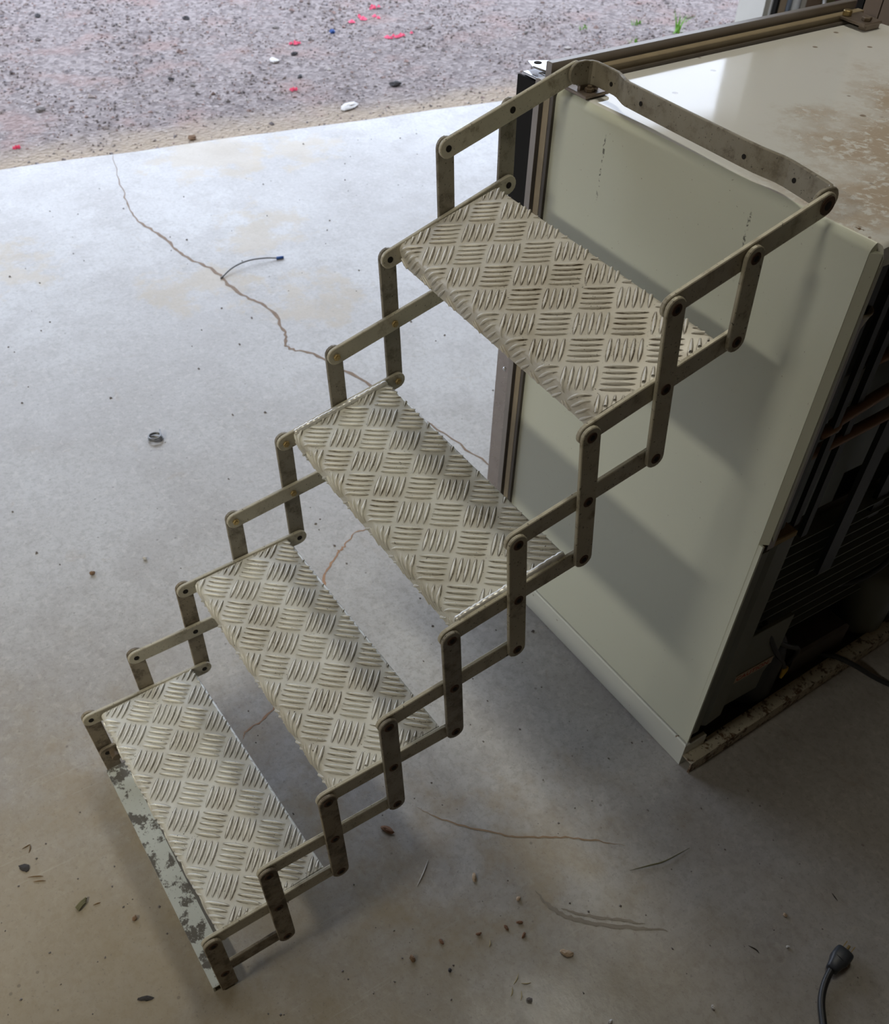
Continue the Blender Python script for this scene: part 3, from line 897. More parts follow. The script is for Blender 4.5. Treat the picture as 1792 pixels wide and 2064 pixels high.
# ------------------------------------------------------------------ white appliance cabinet
XL, XR, HT, DP = -0.036, 0.5755, 1.086, 0.72
cab = thing('appliance_cabinet', 'tall white enamel appliance cabinet with open side showing pipes, behind the folding steps', 'appliance', (0.27, 0.36, 0))
fr = [(0.012, 0.0715), (0.0, 0.0715), (-0.001, HT - 0.018)] + [(0.014 - 0.015 * math.cos(a * math.pi / 16), HT - 0.015 + 0.015 * math.sin(a * math.pi / 16)) for a in range(0, 7)] + [(0.0125, HT - 0.006), (0.012, HT - 0.016)]
vs, fs = [], []
XC = XR - 0.0095
for x in (XL, XC):
    vs += [(x, y, z) for y, z in fr]
k = len(fr)
fs = [(j, (j + 1) % k, k + (j + 1) % k, k + j) for j in range(k)] + [tuple(range(k))[::-1], tuple(k + j for j in range(k))]
fp = MB().add(vs, fs).build('front_panel', 'white_enamel', cab)
fp.data.polygons.foreach_set('use_smooth', [True] * len(fp.data.polygons))
fp.data.set_sharp_from_angle(angle=math.radians(30))
MB().prism([(XC, 0.0), (XR, 0.0125), (XR - 0.002, 0.0165), (XC - 0.004, 0.008)], V((0, 0, 0)), V((1, 0, 0)), V((0, 1, 0)), V((0, 0, 1)), 0.600, HT - 0.012, 0.0006).build('corner_bevel', 'white_enamel', cab)
MB().box(XC - 0.0002, XR - 0.001, 0.0, 0.0045, 0.0715, 0.6005, 0.0006).build('edge_strip', 'white_enamel', cab)
# lid with rolled front edge
r_ = 0.015
prof = [(r_ - 0.001 - r_ * math.cos(a * math.pi / 16), HT - r_ + r_ * math.sin(a * math.pi / 16)) for a in range(6, 9)] + [(0.0165, HT), (0.022, HT), (DP - 0.01, HT), (DP, HT), (DP, HT - 0.016), (0.016, HT - 0.016)]
vs, fs = [], []
xs = [XL, XL + 0.002, XL + 0.006, XR - 0.016, XR - 0.006, XR - 0.002, XR + 0.001]
for i, x in enumerate(xs):
    for (y, z) in prof:
        dz = -0.004 if i == 6 and z > HT - 0.02 else (-0.001 if i == 5 and z > HT - 0.02 else 0)
        vs.append((x, y, z + dz))
k = len(prof)
for i in range(len(xs) - 1):
    for j in range(k):
        fs.append((i * k + j, i * k + (j + 1) % k, (i + 1) * k + (j + 1) % k, (i + 1) * k + j))
fs += [tuple(range(k))[::-1], tuple((len(xs) - 1) * k + j for j in range(k))]
lid = MB().add(vs, fs).build('lid', 'stained_enamel', cab)
lid.data.polygons.foreach_set('use_smooth', [True] * len(lid.data.polygons))
lid.data.set_sharp_from_angle(angle=math.radians(35))
MB().box(XL, XR, -0.003, 0.012, 0.0, 0.0665, 0.0025).box(XR - 0.010, XR, 0.012, 0.055, 0.0, 0.064, 0.002).build('plinth', 'chipped_enamel', cab)
MB().box(XL + 0.002, XR - 0.004, 0.004, 0.011, 0.062, 0.074).build('plinth_gap', 'hole_dark', cab)
# side return of the front sheet and lid lip on the open side
MB().prism([(0.0165, 0.615), (0.024, 0.600), (0.0245, 1.056), (0.0165, 1.060)], V((0, 0, 0)), V((0, 1, 0)), V((0, 0, 1)), UX, XR - 0.005, XR - 0.001, 0.0008).build('side_return', 'white_enamel', cab)
MB().box(XR - 0.009, XR - 0.005, 0.020, 0.036, 0.58, 0.985, 0.0008).build('inner_return', 'trim_grey', cab)
MB().box(XR - 0.006, XR + 0.0005, 0.016, DP, 1.055, 1.072, 0.001).build('lid_lip', 'white_enamel', cab)
# inside shell
MB().box(XL, XL + 0.006, 0.012, DP, 0.05, 1.07).build('left_liner', 'black_void', cab)
MB().box(XL, XR - 0.01, DP - 0.012, DP, 0.03, 1.07).build('back_panel', 'galvanised', cab)
MB().box(XL, XR - 0.004, 0.013, DP - 0.012, 0.004, 0.014).build('base_pan', 'trim_dark', cab)
MB().box(0.355, 0.362, 0.013, DP - 0.012, 0.016, 1.069).build('inner_partition', 'trim_dark', cab)
# rusty base rail on the open side, slightly askew
rail = MB()
for (a0, a1, z0, z1) in ((0.0, 0.0035, 0.001, 0.034), (-0.026, 0.0, 0.0305, 0.034)):
    P = []
    for y, xo in ((-0.001, 0.597), (0.69, 0.5705)):
        P += [(xo + a0, y, z0), (xo + a1, y, z0), (xo + a1, y, z1), (xo + a0, y, z1)]
    rail.add(P, [(3, 2, 1, 0), (4, 5, 6, 7), (0, 1, 5, 4), (1, 2, 6, 5), (2, 3, 7, 6), (3, 0, 4, 7)])
rail.build('base_rail', 'rusty_paint', cab)
# lower inner side panel with a pressed fold
vs, fs = [], []
pr = [(0.0125, XR - 0.006), (0.030, XR - 0.006), (0.040, XR - 0.017), (0.052, XR - 0.008), (0.096, XR - 0.012)]
for y, x in pr:
    vs += [(x, y, 0.085), (x, y, 0.575), (x - 0.003, y, 0.085), (x - 0.003, y, 0.575)]
for i in range(len(pr) - 1):
    a, b = 4 * i, 4 * i + 4
    fs += [(a, b, b + 1, a + 1), (a + 2, a + 3, b + 3, b + 2), (a + 1, b + 1, b + 3, a + 3), (a, a + 2, b + 2, b)]
fs += [(0, 1, 3, 2), (16, 18, 19, 17)]
MB().add(vs, fs).build('lower_side_panel', 'green_panel', cab)
MB().box(0.515, XR - 0.006, 0.020, 0.088, 0.578, 0.592, 0.002).build('felt_pad', 'tan_pad', cab)
MB().box(0.50, 0.55, 0.014, 0.07, 0.60, 0.635, 0.003).build('insulation_scrap', 'tan_pad', cab)
MB().box(0.535, 0.545, 0.045, 0.085, 0.60, 0.625, 0.002).build('insulation_scrap', 'label_paper', cab)
# black bars and grey sheet behind the opening
for (x0, x1, y0, y1, z0, z1) in ((0.545, 0.560, 0.038, 0.062, 0.60, 1.06), (0.545, 0.553, 0.100, 0.112, 0.58, 1.06), (0.520, 0.530, 0.178, 0.192, 0.50, 1.06),
                                 (0.515, 0.525, 0.300, 0.335, 0.34, 1.06), (0.49, 0.50, 0.44, 0.47, 0.4, 1.06)):
    MB().box(x0, x1, y0, y1, z0, z1, 0.001).build('black_bar', 'black_rubber', cab)
MB().box(0.488, 0.492, 0.11, 0.30, 0.50, 0.80, 0.001).build('grey_sheet', 'galvanised', cab)
MB().box(0.478, 0.482, 0.30, 0.56, 0.55, 0.90, 0.001).build('grey_sheet', 'galvanised', cab)
for pts in (((0.53, 0.018, 0.60), (0.53, 0.03, 0.66), (0.528, 0.06, 0.70), (0.526, 0.12, 0.705), (0.524, 0.24, 0.71), (0.522, 0.36, 0.715), (0.52, 0.42, 0.70)),
            ((0.545, 0.085, 0.765), (0.545, 0.115, 0.768), (0.535, 0.14, 0.765), (0.52, 0.30, 0.77), (0.51, 0.45, 0.775), (0.50, 0.52, 0.74)),
            ((0.51, 0.20, 0.83), (0.51, 0.35, 0.835), (0.50, 0.5, 0.83))):
    MB().tube(pts, 0.0095, 12, None, 6).build('copper_pipe', 'copper', cab, smooth=True)
# finned coil: horizontal slats
coil = MB().box(0.470, 0.474, 0.13, 0.66, 0.14, 0.47).build('fin_coil', 'trim_dark', cab)
for i in range(11):
    z = 0.155 + 0.029 * i
    MB().box(0.474, 0.505, 0.13, 0.66, z, z + 0.0022).build('fin', 'galvanised', coil)
# compressor dome, canister, cup, wire nut, hoses
MB().lathe((0.50, 0.235, 0.02), [(0.001, 0.0), (0.055, 0.0), (0.062, 0.02), (0.062, 0.12), (0.056, 0.155), (0.035, 0.18), (0.001, 0.187)], 24).build('compressor', 'black_rubber', cab, smooth=True)
MB().lathe((0.50, 0.60, 0.02), [(0.001, 0.0), (0.050, 0.0), (0.055, 0.012), (0.055, 0.16), (0.045, 0.18), (0.001, 0.185)], 24).build('canister', 'green_panel', cab, smooth=True)
MB().box(0.44, 0.54, 0.33, 0.50, 0.016, 0.10, 0.006).build('terminal_box', 'trim_dark', cab)
MB().lathe((0.553, 0.040, 0.930), [(0.002, 0.0), (0.011, 0.002), (0.0135, 0.03), (0.019, 0.05), (0.0205, 0.052), (0.0205, 0.056), (0.0185, 0.056), (0.012, 0.03), (0.003, 0.012)], 20).build('spout_cup', 'cup_plastic', cab, smooth=True)
MB().box(0.556, 0.560, 0.020, 0.052, 0.60, 0.93, 0.001).build('spout_plate', 'trim_grey', cab)
MB().lathe((0.556, 0.278, 0.105), [(0.001, 0.024), (0.003, 0.023), (0.006, 0.004), (0.0068, 0.0), (0.0062, -0.006), (0.001, -0.006)], 14, (0.1, -0.25, -1)).build('wire_nut', 'yellow_plastic', cab, smooth=True)
for pts in (((0.54, 0.16, 0.30), (0.557, 0.20, 0.22), (0.555, 0.25, 0.15), (0.555, 0.272, 0.115)), ((0.52, 0.50, 0.42), (0.54, 0.53, 0.36), (0.535, 0.53, 0.27), (0.51, 0.49, 0.21), (0.47, 0.42, 0.20)),
            ((0.53, 0.17, 0.27), (0.55, 0.24, 0.20), (0.548, 0.31, 0.14), (0.53, 0.33, 0.06))):
    MB().tube(pts, 0.0055, 8, None, 6).build('hose', 'black_rubber', cab, smooth=True)
lab = MB().box(0.5535, 0.5550, 0.105, 0.215, 0.165, 0.186).build('warning_label', 'label_paper', cab)
lab['label'] = 'dim paper label with red caution lettering'
MB().box(0.545, 0.5533, 0.098, 0.225, 0.09, 0.30, 0.001).build('label_plate', 'green_panel', cab)
cu = bpy.data.curves.new('caution_text', 'FONT')
cu.body = 'CAUTION'
cu.size = 0.017
cu.extrude = 0.0002
cu.align_x = 'CENTER'
tmp = bpy.data.objects.new('caution_text', cu)
COL.objects.link(tmp)
bpy.context.view_layer.update()
me = bpy.data.meshes.new_from_object(tmp.evaluated_get(bpy.context.evaluated_depsgraph_get()))
bpy.data.objects.remove(tmp)
tv = [(0.5553 + v.co.z, 0.160 + v.co.x * 1.15, 0.1695 + v.co.y) for v in me.vertices]
tf = [tuple(p.vertices) for p in me.polygons]
link_mesh('lettering', tv, tf, 'label_red', lab)

# trim frame on the left: grooved channel up the front corner and along the lid, plus polished flange
def trim_strip(name, mat, x0, x1, y0, y1, z0=0.0, z1=1.09, b=0.0012):
    return MB().box(x0, x1, y0, y1, z0, z1, b).build(name, mat, cab)
trim_strip('trim_lip', 'trim_dark', -0.044, -0.0365, -0.006, 0.010)
trim_strip('trim_groove', 'trim_dark', -0.0475, -0.044, 0.000, 0.010)
trim_strip('trim_bead', 'trim_beige', -0.062, -0.0475, -0.004, 0.010, b=0.003)
trim_strip('trim_groove', 'trim_dark', -0.068, -0.062, 0.001, 0.010)
trim_strip('trim_lip', 'trim_grey', -0.082, -0.068, -0.008, 0.010, b=0.002)
MB().box(-0.138, -0.083, -0.001, 0.004, 0.66, 1.080, 0.0008).build('black_cover', 'black_void', cab)
fl = MB().box(-0.130, -0.082, 0.000, 0.004, 0.0, 0.659, 0.0008).build('polished_flange', 'stainless', cab)
fl['label'] = 'polished stainless flange strip'
for z in (0.20, 0.546):
    MB().lathe((-0.104, 0.0002, z), [(0.0045, 0.0), (0.004, 0.0016), (0.0022, 0.0026), (0.0001, 0.003)], 12, (0, -1, 0)).build('rivet', 'bright_steel', fl, smooth=True)
MB().box(-0.130, -0.126, 0.004, DP, 0.0, 1.080, 0.0008).build('side_sheet', 'stainless', cab)
# along the lid
for name, mat, x0, x1, z1 in (('rail_lip', 'trim_dark', -0.044, -0.0365, 1.0905), ('rail_groove', 'trim_dark', -0.0475, -0.044, 1.088), ('rail_bead', 'trim_beige', -0.062, -0.0475, 1.0995),
                              ('rail_groove', 'trim_dark', -0.068, -0.062, 1.096), ('rail_lip', 'trim_grey', -0.082, -0.068, 1.1115)):
    MB().box(x0, x1, 0.0105, DP - 0.005, 1.066, z1, 0.0012).build(name, mat, cab)
MB().box(-0.100, -0.0825, 0.0105, DP - 0.005, 1.076, 1.090, 0.001).build('rail_flange', 'bright_steel', cab)
# bright clip plates at the front left corner
cl = MB().prism([(-0.146, 0.024), (-0.120, 0.014), (-0.085, 0.020), (-0.085, 0.080), (-0.112, 0.075), (-0.132, 0.050)], V((0, 0, 0)), V((1, 0, 0)), V((0, 1, 0)), V((0, 0, 1)), 1.0905, 1.0935, 0.0008).build('corner_clip', 'bright_steel', cab)
MB().cyl((-0.129, 0.031, 1.0936), (0, 0, 1), 0.0065, 0.0004, 14).build('clip_hole', 'hole_dark', cl)
MB().box(-0.128, -0.088, 0.000, 0.030, 1.0825, 1.0860, 0.0008).build('corner_clip', 'bright_steel', cab)
# rear bracket
bk = MB().prism([(-0.062, 0.652), (0.012, 0.645), (0.012, 0.692), (-0.064, 0.708)], V((0, 0, 0)), V((1, 0, 0)), V((0, 1, 0)), V((0, 0, 1)), 1.0935, 1.0985, 0.001).build('rear_bracket', 'bracket_steel', cab)
MB().cyl((-0.004, 0.668, 1.0985), (0, 0, 1), 0.009, 0.006, 6, 0.001).build('bolt', 'pin_steel', bk)
MB().box(-0.006, 0.010, 0.655, 0.69, 1.0865, 1.0937).build('packer', 'bracket_steel', bk)
MB().cyl((-0.0425, 0.662, 1.0985), (0, 0, 1), 0.008, 0.009, 10, 0.001).build('bolt', 'brass_nut', bk)

# ------------------------------------------------------------------ power cord
cord = thing('power_cord', 'black rubber power cord with three-prong plug lying on the concrete', 'power cord', (1.03, -0.09, 0))
rc = 0.0058
MB().tube([(0.47, 0.395, 0.03), (0.53, 0.43, 0.036), (0.562, 0.454, 0.0415), (0.60, 0.476, 0.036), (0.66, 0.525, rc), (0.80, 0.60, rc), (1.05, 0.66, rc), (1.38, 0.55, rc), (1.55, 0.25, rc), (1.48, -0.08, rc),
           (1.30, -0.24, rc), (1.14, -0.205, rc), (1.076, -0.150, rc), (1.049, -0.124, rc), (1.032, -0.098, 0.009), (1.021, -0.070, 0.0125)], rc, 12, None, 8).build('cable', 'black_rubber', cord, smooth=True)
U_ = V((-0.012, 0.062, 0.000)).normalized()
Wd = V((U_.y, -U_.x, 0))
Z_ = V((0, 0, 1))
c0 = V((1.0225, -0.074, 0.0140))
def plug_ring(d, hw, hh, n=16):
    out = []
    for i in range(n):
        a = 2 * math.pi * i / n
        ca, sa = math.cos(a), math.sin(a)
        e = 0.55
        out.append(c0 + U_ * d + Wd * (math.copysign(abs(ca) ** e, ca) * hw) + Z_ * (math.copysign(abs(sa) ** e, sa) * hh))
    return out
vs, fs = [], []
secs = [(0.0, 0.0075, 0.0075), (0.0015, 0.0095, 0.009), (0.012, 0.0115, 0.0105), (0.020, 0.0135, 0.0115), (0.025, 0.0155, 0.0128), (0.040, 0.0160, 0.0132), (0.0445, 0.0150, 0.0125), (0.0455, 0.0138, 0.0115)]
for s in secs:
    vs += plug_ring(*s)
for i in range(len(secs) - 1):
    for j in range(16):
        fs.append((i * 16 + j, i * 16 + (j + 1) % 16, (i + 1) * 16 + (j + 1) % 16, (i + 1) * 16 + j))
fs += [tuple(range(16))[::-1], tuple((len(secs) - 1) * 16 + j for j in range(16))]
plug = MB().add(vs, fs).build('plug', 'plug_rubber', cord, smooth=True)
for sgn in (-1, 1):
    o = c0 + U_ * 0.0440 + Wd * (0.0072 * sgn) + Z_ * 0.004
    MB().prism([(0, -0.0032), (0.016, -0.0032), (0.0185, -0.002), (0.0185, 0.002), (0.016, 0.0032), (0, 0.0032)], o, U_, Z_, Wd, -0.0008, 0.0008, 0.0002).build('prong', 'brass_nut', plug)
MB().cyl(c0 + U_ * 0.044 - Z_ * 0.006, U_, 0.0024, 0.021, 12, 0.0008).build('prong', 'brass_nut', plug)
MB().tube([c0 + U_ * 0.021 + Wd * 0.0139 + Z_ * 0.004, c0 + U_ * 0.022 + Wd * 0.006 + Z_ * 0.0118, c0 + U_ * 0.0235 - Wd * 0.006 + Z_ * 0.0122, c0 + U_ * 0.026 - Wd * 0.0150 + Z_ * 0.004], 0.0006, 6, None, 6).build('moulding_ridge', 'plug_rubber', plug)

# ------------------------------------------------------------------ things standing behind the cabinet, inside the door wall
def upright(name, s0, s1, t0, t1, z1, mat, label, cat):
    o = room((s0 + s1) / 2, (t0 + t1) / 2)
    return tag(room_box(MB(), s0, s1, t0, t1, 0.0, z1).build(name, mat, None, o), label, cat)
def vpipe(name, s, t, r, z1, mat, label):
    o = room(s, t)
    m = MB().cyl(o, Z_, r, z1, 20, 0.003)
    return tag(m.build(name, mat, None, o, True), label, 'pipe')
upright('gap_strip', 3.135, 3.150, 0.262, 0.29, 2.2, 'black_void', 'narrow black strip for the dark gap beside the pale door jamb', 'board')  # black strip stands in for the shaded gap beside the jamb
upright('leaning_plank', 3.152, 3.190, 0.262, 0.29, 2.3, 'tan_board', 'narrow tan plank right of the narrow black gap strip', 'plank')
vpipe('steel_pipe', 3.210, 0.275, 0.017, 2.2, 'pipe_blue_grey', 'thin blue grey upright pipe seen over the lid rail')
vpipe('plastic_pipe', 3.252, 0.280, 0.022, 2.1, 'pvc_white', 'white plastic upright pipe seen over the lid rail')
upright('leaning_plank', 3.277, 3.305, 0.262, 0.29, 2.1, 'grey_post', 'beige batten right of the white upright pipe', 'batten')
upright('leaning_plank', 3.307, 3.395, 0.262, 0.29, 2.2, 'wood_brown', 'brown plank behind the leaning white conduit', 'plank')
upright('leaning_plank', 3.400, 3.465, 0.262, 0.30, 2.0, 'dry_grass', 'olive plank right of the leaning white conduit', 'plank')
upright('leaning_plank', 3.470, 3.62, 0.262, 0.30, 2.2, 'purple_board', 'dull purple board near the end of the lid rail', 'board')
w_ = MB().tube([room(3.30, 0.335, 0.75), room(3.34, 0.355, 0.42), room(3.42, 0.40, 0.009)], 0.0085, 10, None, 8)
tag(w_.build('conduit', 'pvc_white', None, room(3.42, 0.40), True), 'thin white conduit leaning on the brown plank', 'conduit')
def post(name, x0, x1, y0, y1, z1, mat, label, cat='post'):
    return tag(MB().box(x0, x1, y0, y1, 0, z1, 0.003).build(name, mat, None, ((x0 + x1) / 2, (y0 + y1) / 2, 0)), label, cat)
post('black_strip', -0.128, -0.114, 0.80, 0.83, 2.2, 'black_void', 'black upright strip left of the brown wooden posts', 'strip')
post('wooden_post', -0.111, -0.075, 0.80, 0.88, 2.4, 'wood_brown', 'narrow brown wooden post behind the rear bracket')
post('wooden_post', -0.072, 0.08, 0.80, 0.88, 2.4, 'wood_brown', 'wide brown wooden post at the top right corner')

# ------------------------------------------------------------------ loose pieces on the floor
def lump(name, x, y, sx, sy, sz, mat, label, cat, seed, rot=0.0, z=0.0, group=None, n=9, m=6):
    vs, fs = [], []
    ca, sa = math.cos(rot), math.sin(rot)
    for i in range(1, m):
        ph = math.pi * i / m
        for j in range(n):
            th = 2 * math.pi * j / n
            d = V((math.sin(ph) * math.cos(th), math.sin(ph) * math.sin(th), math.cos(ph)))
            k = 1 + 0.55 * mnoise.noise(d * 2.3 + V((seed * 3.1, 0, 0)))
            px, py, pz = d.x * sx * k / 2, d.y * sy * k / 2, d.z * sz * k / 2
            vs.append([x + px * ca - py * sa, y + px * sa + py * ca, pz])
    zmin = min(v[2] for v in vs) - sz * 0.02
    vs = [(a, b, c - zmin + z) for a, b, c in vs]
    zs = [v[2] for v in vs]
    vs.append((x, y, max(zs) + sz * 0.03))
    vs.append((x, y, z))
    R = m - 1
    for i in range(R - 1):
        for j in range(n):
            fs.append((i * n + j, (i + 1) * n + j, (i + 1) * n + (j + 1) % n, i * n + (j + 1) % n))
    for j in range(n):
        fs.append((len(vs) - 2, j, (j + 1) % n))
        fs.append((len(vs) - 1, (R - 1) * n + (j + 1) % n, (R - 1) * n + j))
    return tag(link_mesh(name, vs, fs, mat, None, (x, y, z)), label, cat, group)
def stick(name, pts, r, mat, label, cat, group=None, taper=True):
    P = [(x, y, z if z is not None else r) for x, y, z in pts]
    f = (lambda t: r * (1 - 0.75 * abs(2 * t - 1) ** 2)) if taper else None
    o = (P[0][0], P[0][1], 0)
    return tag(MB().tube(P, r, 6, f, 4).build(name, mat, None, o), label, cat, group)

lump('bark_chip', 0.394, -0.578, 0.026, 0.012, 0.005, 'bark', 'reddish brown bark chip on the floor beside the lowest steps', 'bark chip', 3, 0.6)
lump('wood_chip', 0.761, -0.435, 0.024, 0.011, 0.006, 'pale_chip', 'tan oval wood chip alone on the concrete', 'wood chip', 5, 0.7)
lump('wood_chip', 0.562, -0.492, 0.018, 0.008, 0.005, 'pale_chip', 'small narrow tan chip near the white straw', 'wood chip', 8, -0.5)
stick('dry_grass', [(0.700, -0.239, None), (0.713, -0.200, 0.004), (0.721, -0.172, 0.005), (0.724, -0.113, None)], 0.0014, 'dry_grass', 'dark curved dry grass blade on the open concrete', 'dry grass')
stick('straw', [(0.521, -0.590, None), (0.505, -0.566, None), (0.487, -0.544, None)], 0.0011, 'white_stone', 'thin pale straight straw left of the scuff marks', 'straw')
for i, (a, b) in enumerate((((0.745, -0.526), (0.756, -0.544)), ((0.758, -0.548), (0.770, -0.560)), ((0.771, -0.539), (0.784, -0.550)), ((0.682, -0.543), (0.672, -0.534)), ((0.761, -0.532), (0.769, -0.517)))):
    stick('straw', [(a[0], a[1], None), ((a[0] + b[0]) / 2 + 0.002, (a[1] + b[1]) / 2, 0.0022), (b[0], b[1], None)], 0.0011, 'straw', ('tan straw with a hooked end above the others on the front floor', 'short tan straw just below the hooked straw', 'upright short tan straw right of the hooked straw', 'tan straw lying highest among the bark crumbs', 'tan straw lying crosswise right of the hooked straw')[i], 'straw', 'straw litter on the front floor')
for i, (x, y) in enumerate(((0.669, -0.497), (0.674, -0.471), (0.696, -0.479), (0.631, -0.608), (0.653, -0.545))):
    lump('bark_crumb', x, y, 0.012, 0.006, 0.004, 'bark', ('bark crumb in the middle of the litter on the front floor', 'bark crumb at the right end of the litter row', 'bark crumb just below the right end of the litter row', 'bark crumb at the far left of the litter row', 'bark crumb between the left crumb and the litter middle')[i], 'bark crumb', 20 + i, i * 1.1, 0, 'bark crumbs on the front floor', 7, 5)
pebs = [(0.630, -0.667, 'brown_stone', 0.013, 'brown pebble on the floor right of the lowest foot link'), (0.791, -0.537, 'grey_stone', 0.010, 'grey crumb beside the straw pieces'),
        (0.889, -0.444, 'white_stone', 0.009, 'white pebble at the bottom edge of the floor'), (0.961, -0.284, 'white_stone', 0.008, 'white pebble left of the plug cord'),
        (-0.545, -0.706, 'white_stone', 0.012, 'pale pebble on the bright floor left of the second tread'), (-0.562, -0.832, 'brown_stone', 0.014, 'brown clod on the bright floor left of the treads'),
        (0.312, -1.047, 'brown_stone', 0.011, 'rusty crumb left of the foot channel'), (0.911, -0.060, 'pale_chip', 0.008, 'pale crumb above the plug'),
        (0.954, -0.100, 'white_stone', 0.007, 'tiny white crumb left of the plug'), (0.637, -0.447, 'pale_chip', 0.010, 'pale crumb at the end of the scuff mark'), (0.680, -0.623, 'dark_stone', 0.008, 'tiny dark pebble right of the foot link')]
for i, (x, y, m, sz, lb) in enumerate(pebs):
    lump('pebble', x, y, sz, sz * 0.75, sz * 0.6, m, lb, 'pebble', 40 + i, i * 0.9)
lump('tar_clod', 0.114, -1.185, 0.024, 0.014, 0.003, 'dark_lump', 'dark flat clod near the left edge of the floor', 'clod', 61, 0.5)
lump('leaf_scrap', 0.453, -1.080, 0.026, 0.009, 0.0022, 'dark_lump', 'dark leaf scrap on the floor below the foot channel', 'leaf scrap', 63, 1.1)
sp = MB()
for k, dx in enumerate((-0.0035, 0.0, 0.0035)):
    sp.tube([(0.243 + dx, -1.129 + k * 0.001, 0.003), (0.238 + dx, -1.118, 0.005), (0.234 + dx, -1.107 - k * 0.002, 0.003)], 0.0022, 6, None, 3)
tag(sp.build('wood_splinter', 'dry_grass', None, (0.24, -1.118, 0)), 'dark splintered wood stub left of the foot channel', 'splinter')
for i, (a, b) in enumerate((((0.073, -1.178), (0.071, -1.163)), ((0.071, -1.163), (0.088, -1.170)), ((0.149, -1.179), (0.159, -1.159)), ((0.135, -1.185), (0.148, -1.160)), ((0.249, -1.101), (0.251, -1.088)))):
    stick('pine_needle', [(a[0], a[1], None), ((a[0] + b[0]) / 2, (a[1] + b[1]) / 2 + 0.002, None), (b[0], b[1], None)], 0.0011, 'needle', ('short upright needle at the left edge of the floor', 'bent needle touching the upright one at the left floor edge', 'upper one of two parallel needles below the dark clod', 'lower one of two parallel needles below the dark clod', 'brown needle right of the wood stub')[i], 'pine needle', 'pine needles left of the steps')
stick('plant_fibre', [(0.916, -0.156, None), (0.928, -0.150, None), (0.936, -0.150, None)], 0.0010, 'dark_lump', 'short black fibre left of the plug', 'fibre')
stick('plant_fibre', [(0.926, 0.045, None), (0.942, 0.042, None)], 0.0009, 'dark_lump', 'short black fibre above the plug', 'fibre')
# small coil of strap
ring = MB()
pts = []
for i in range(34):
    a = 2 * math.pi * i / 16 + 0.5
    r = 0.020 - 0.0035 * i / 34
    pts.append((-0.988 + r * math.cos(a), -0.510 + r * math.sin(a), 0.004 + 0.010 * i / 34))
pts.append((-1.008, -0.488, 0.013))
ring.tube(pts, 0.0021, 8, None, 2)
ring.tube([(-1.000, -0.520, 0.006), (-0.990, -0.510, 0.010), (-0.978, -0.499, 0.006)], 0.003, 8, None, 4)
tag(ring.build('wire_coil', 'wire_steel', None, (-0.988, -0.51, 0), True), 'small dark coil of wire alone on the bright concrete', 'wire coil')
wire = thing('wire_piece', 'thin bent wire with blue tip lying across the long crack', 'wire', (-1.76, 0.13, 0))
MB().tube([(-1.737, 0.014, 0.003), (-1.770, 0.075, 0.012), (-1.782, 0.137, 0.016), (-1.778, 0.20, 0.012), (-1.765, 0.25, 0.005)], 0.0026, 8, None, 6).build('strand', 'wire_steel', wire, smooth=True)
MB().tube([(-1.768, 0.243, 0.005), (-1.762, 0.268, 0.005)], 0.0050, 10, None, 2).build('tip', 'blue_plastic', wire, smooth=True)

# grit: nobody could count it
g = MB()
r = random.Random(3)
for i in range(420):
    if i < 230:
        x, y = r.uniform(0.0, 1.15), r.uniform(-1.3, 0.1)
        sz = r.uniform(0.0012, 0.0032)
    else:
        x, y = r.uniform(-2.7, 0.2), r.uniform(-1.2, 1.4)
        sz = r.uniform(0.002, 0.006)
    if (x > -0.14 and y > -0.01 and x < 0.61) or (-0.03 < x < 0.53 and -1.0 < y < -0.93):
        continue
    a = r.random() * 6.28
    vs = [(x + math.cos(a + k * 1.57) * sz * r.uniform(0.5, 1.4), y + math.sin(a + k * 1.57) * sz * r.uniform(0.5, 1.2), 0.0) for k in range(4)] + [(x, y, sz * 0.9)]
    g.add(vs, [(0, 1, 4), (1, 2, 4), (2, 3, 4), (3, 0, 4)])
go = g.build('floor_grit', 'grey_stone')
go['kind'] = 'stuff'
go['label'] = 'fine grit and dust crumbs strewn over the concrete floor'
go['category'] = 'grit'

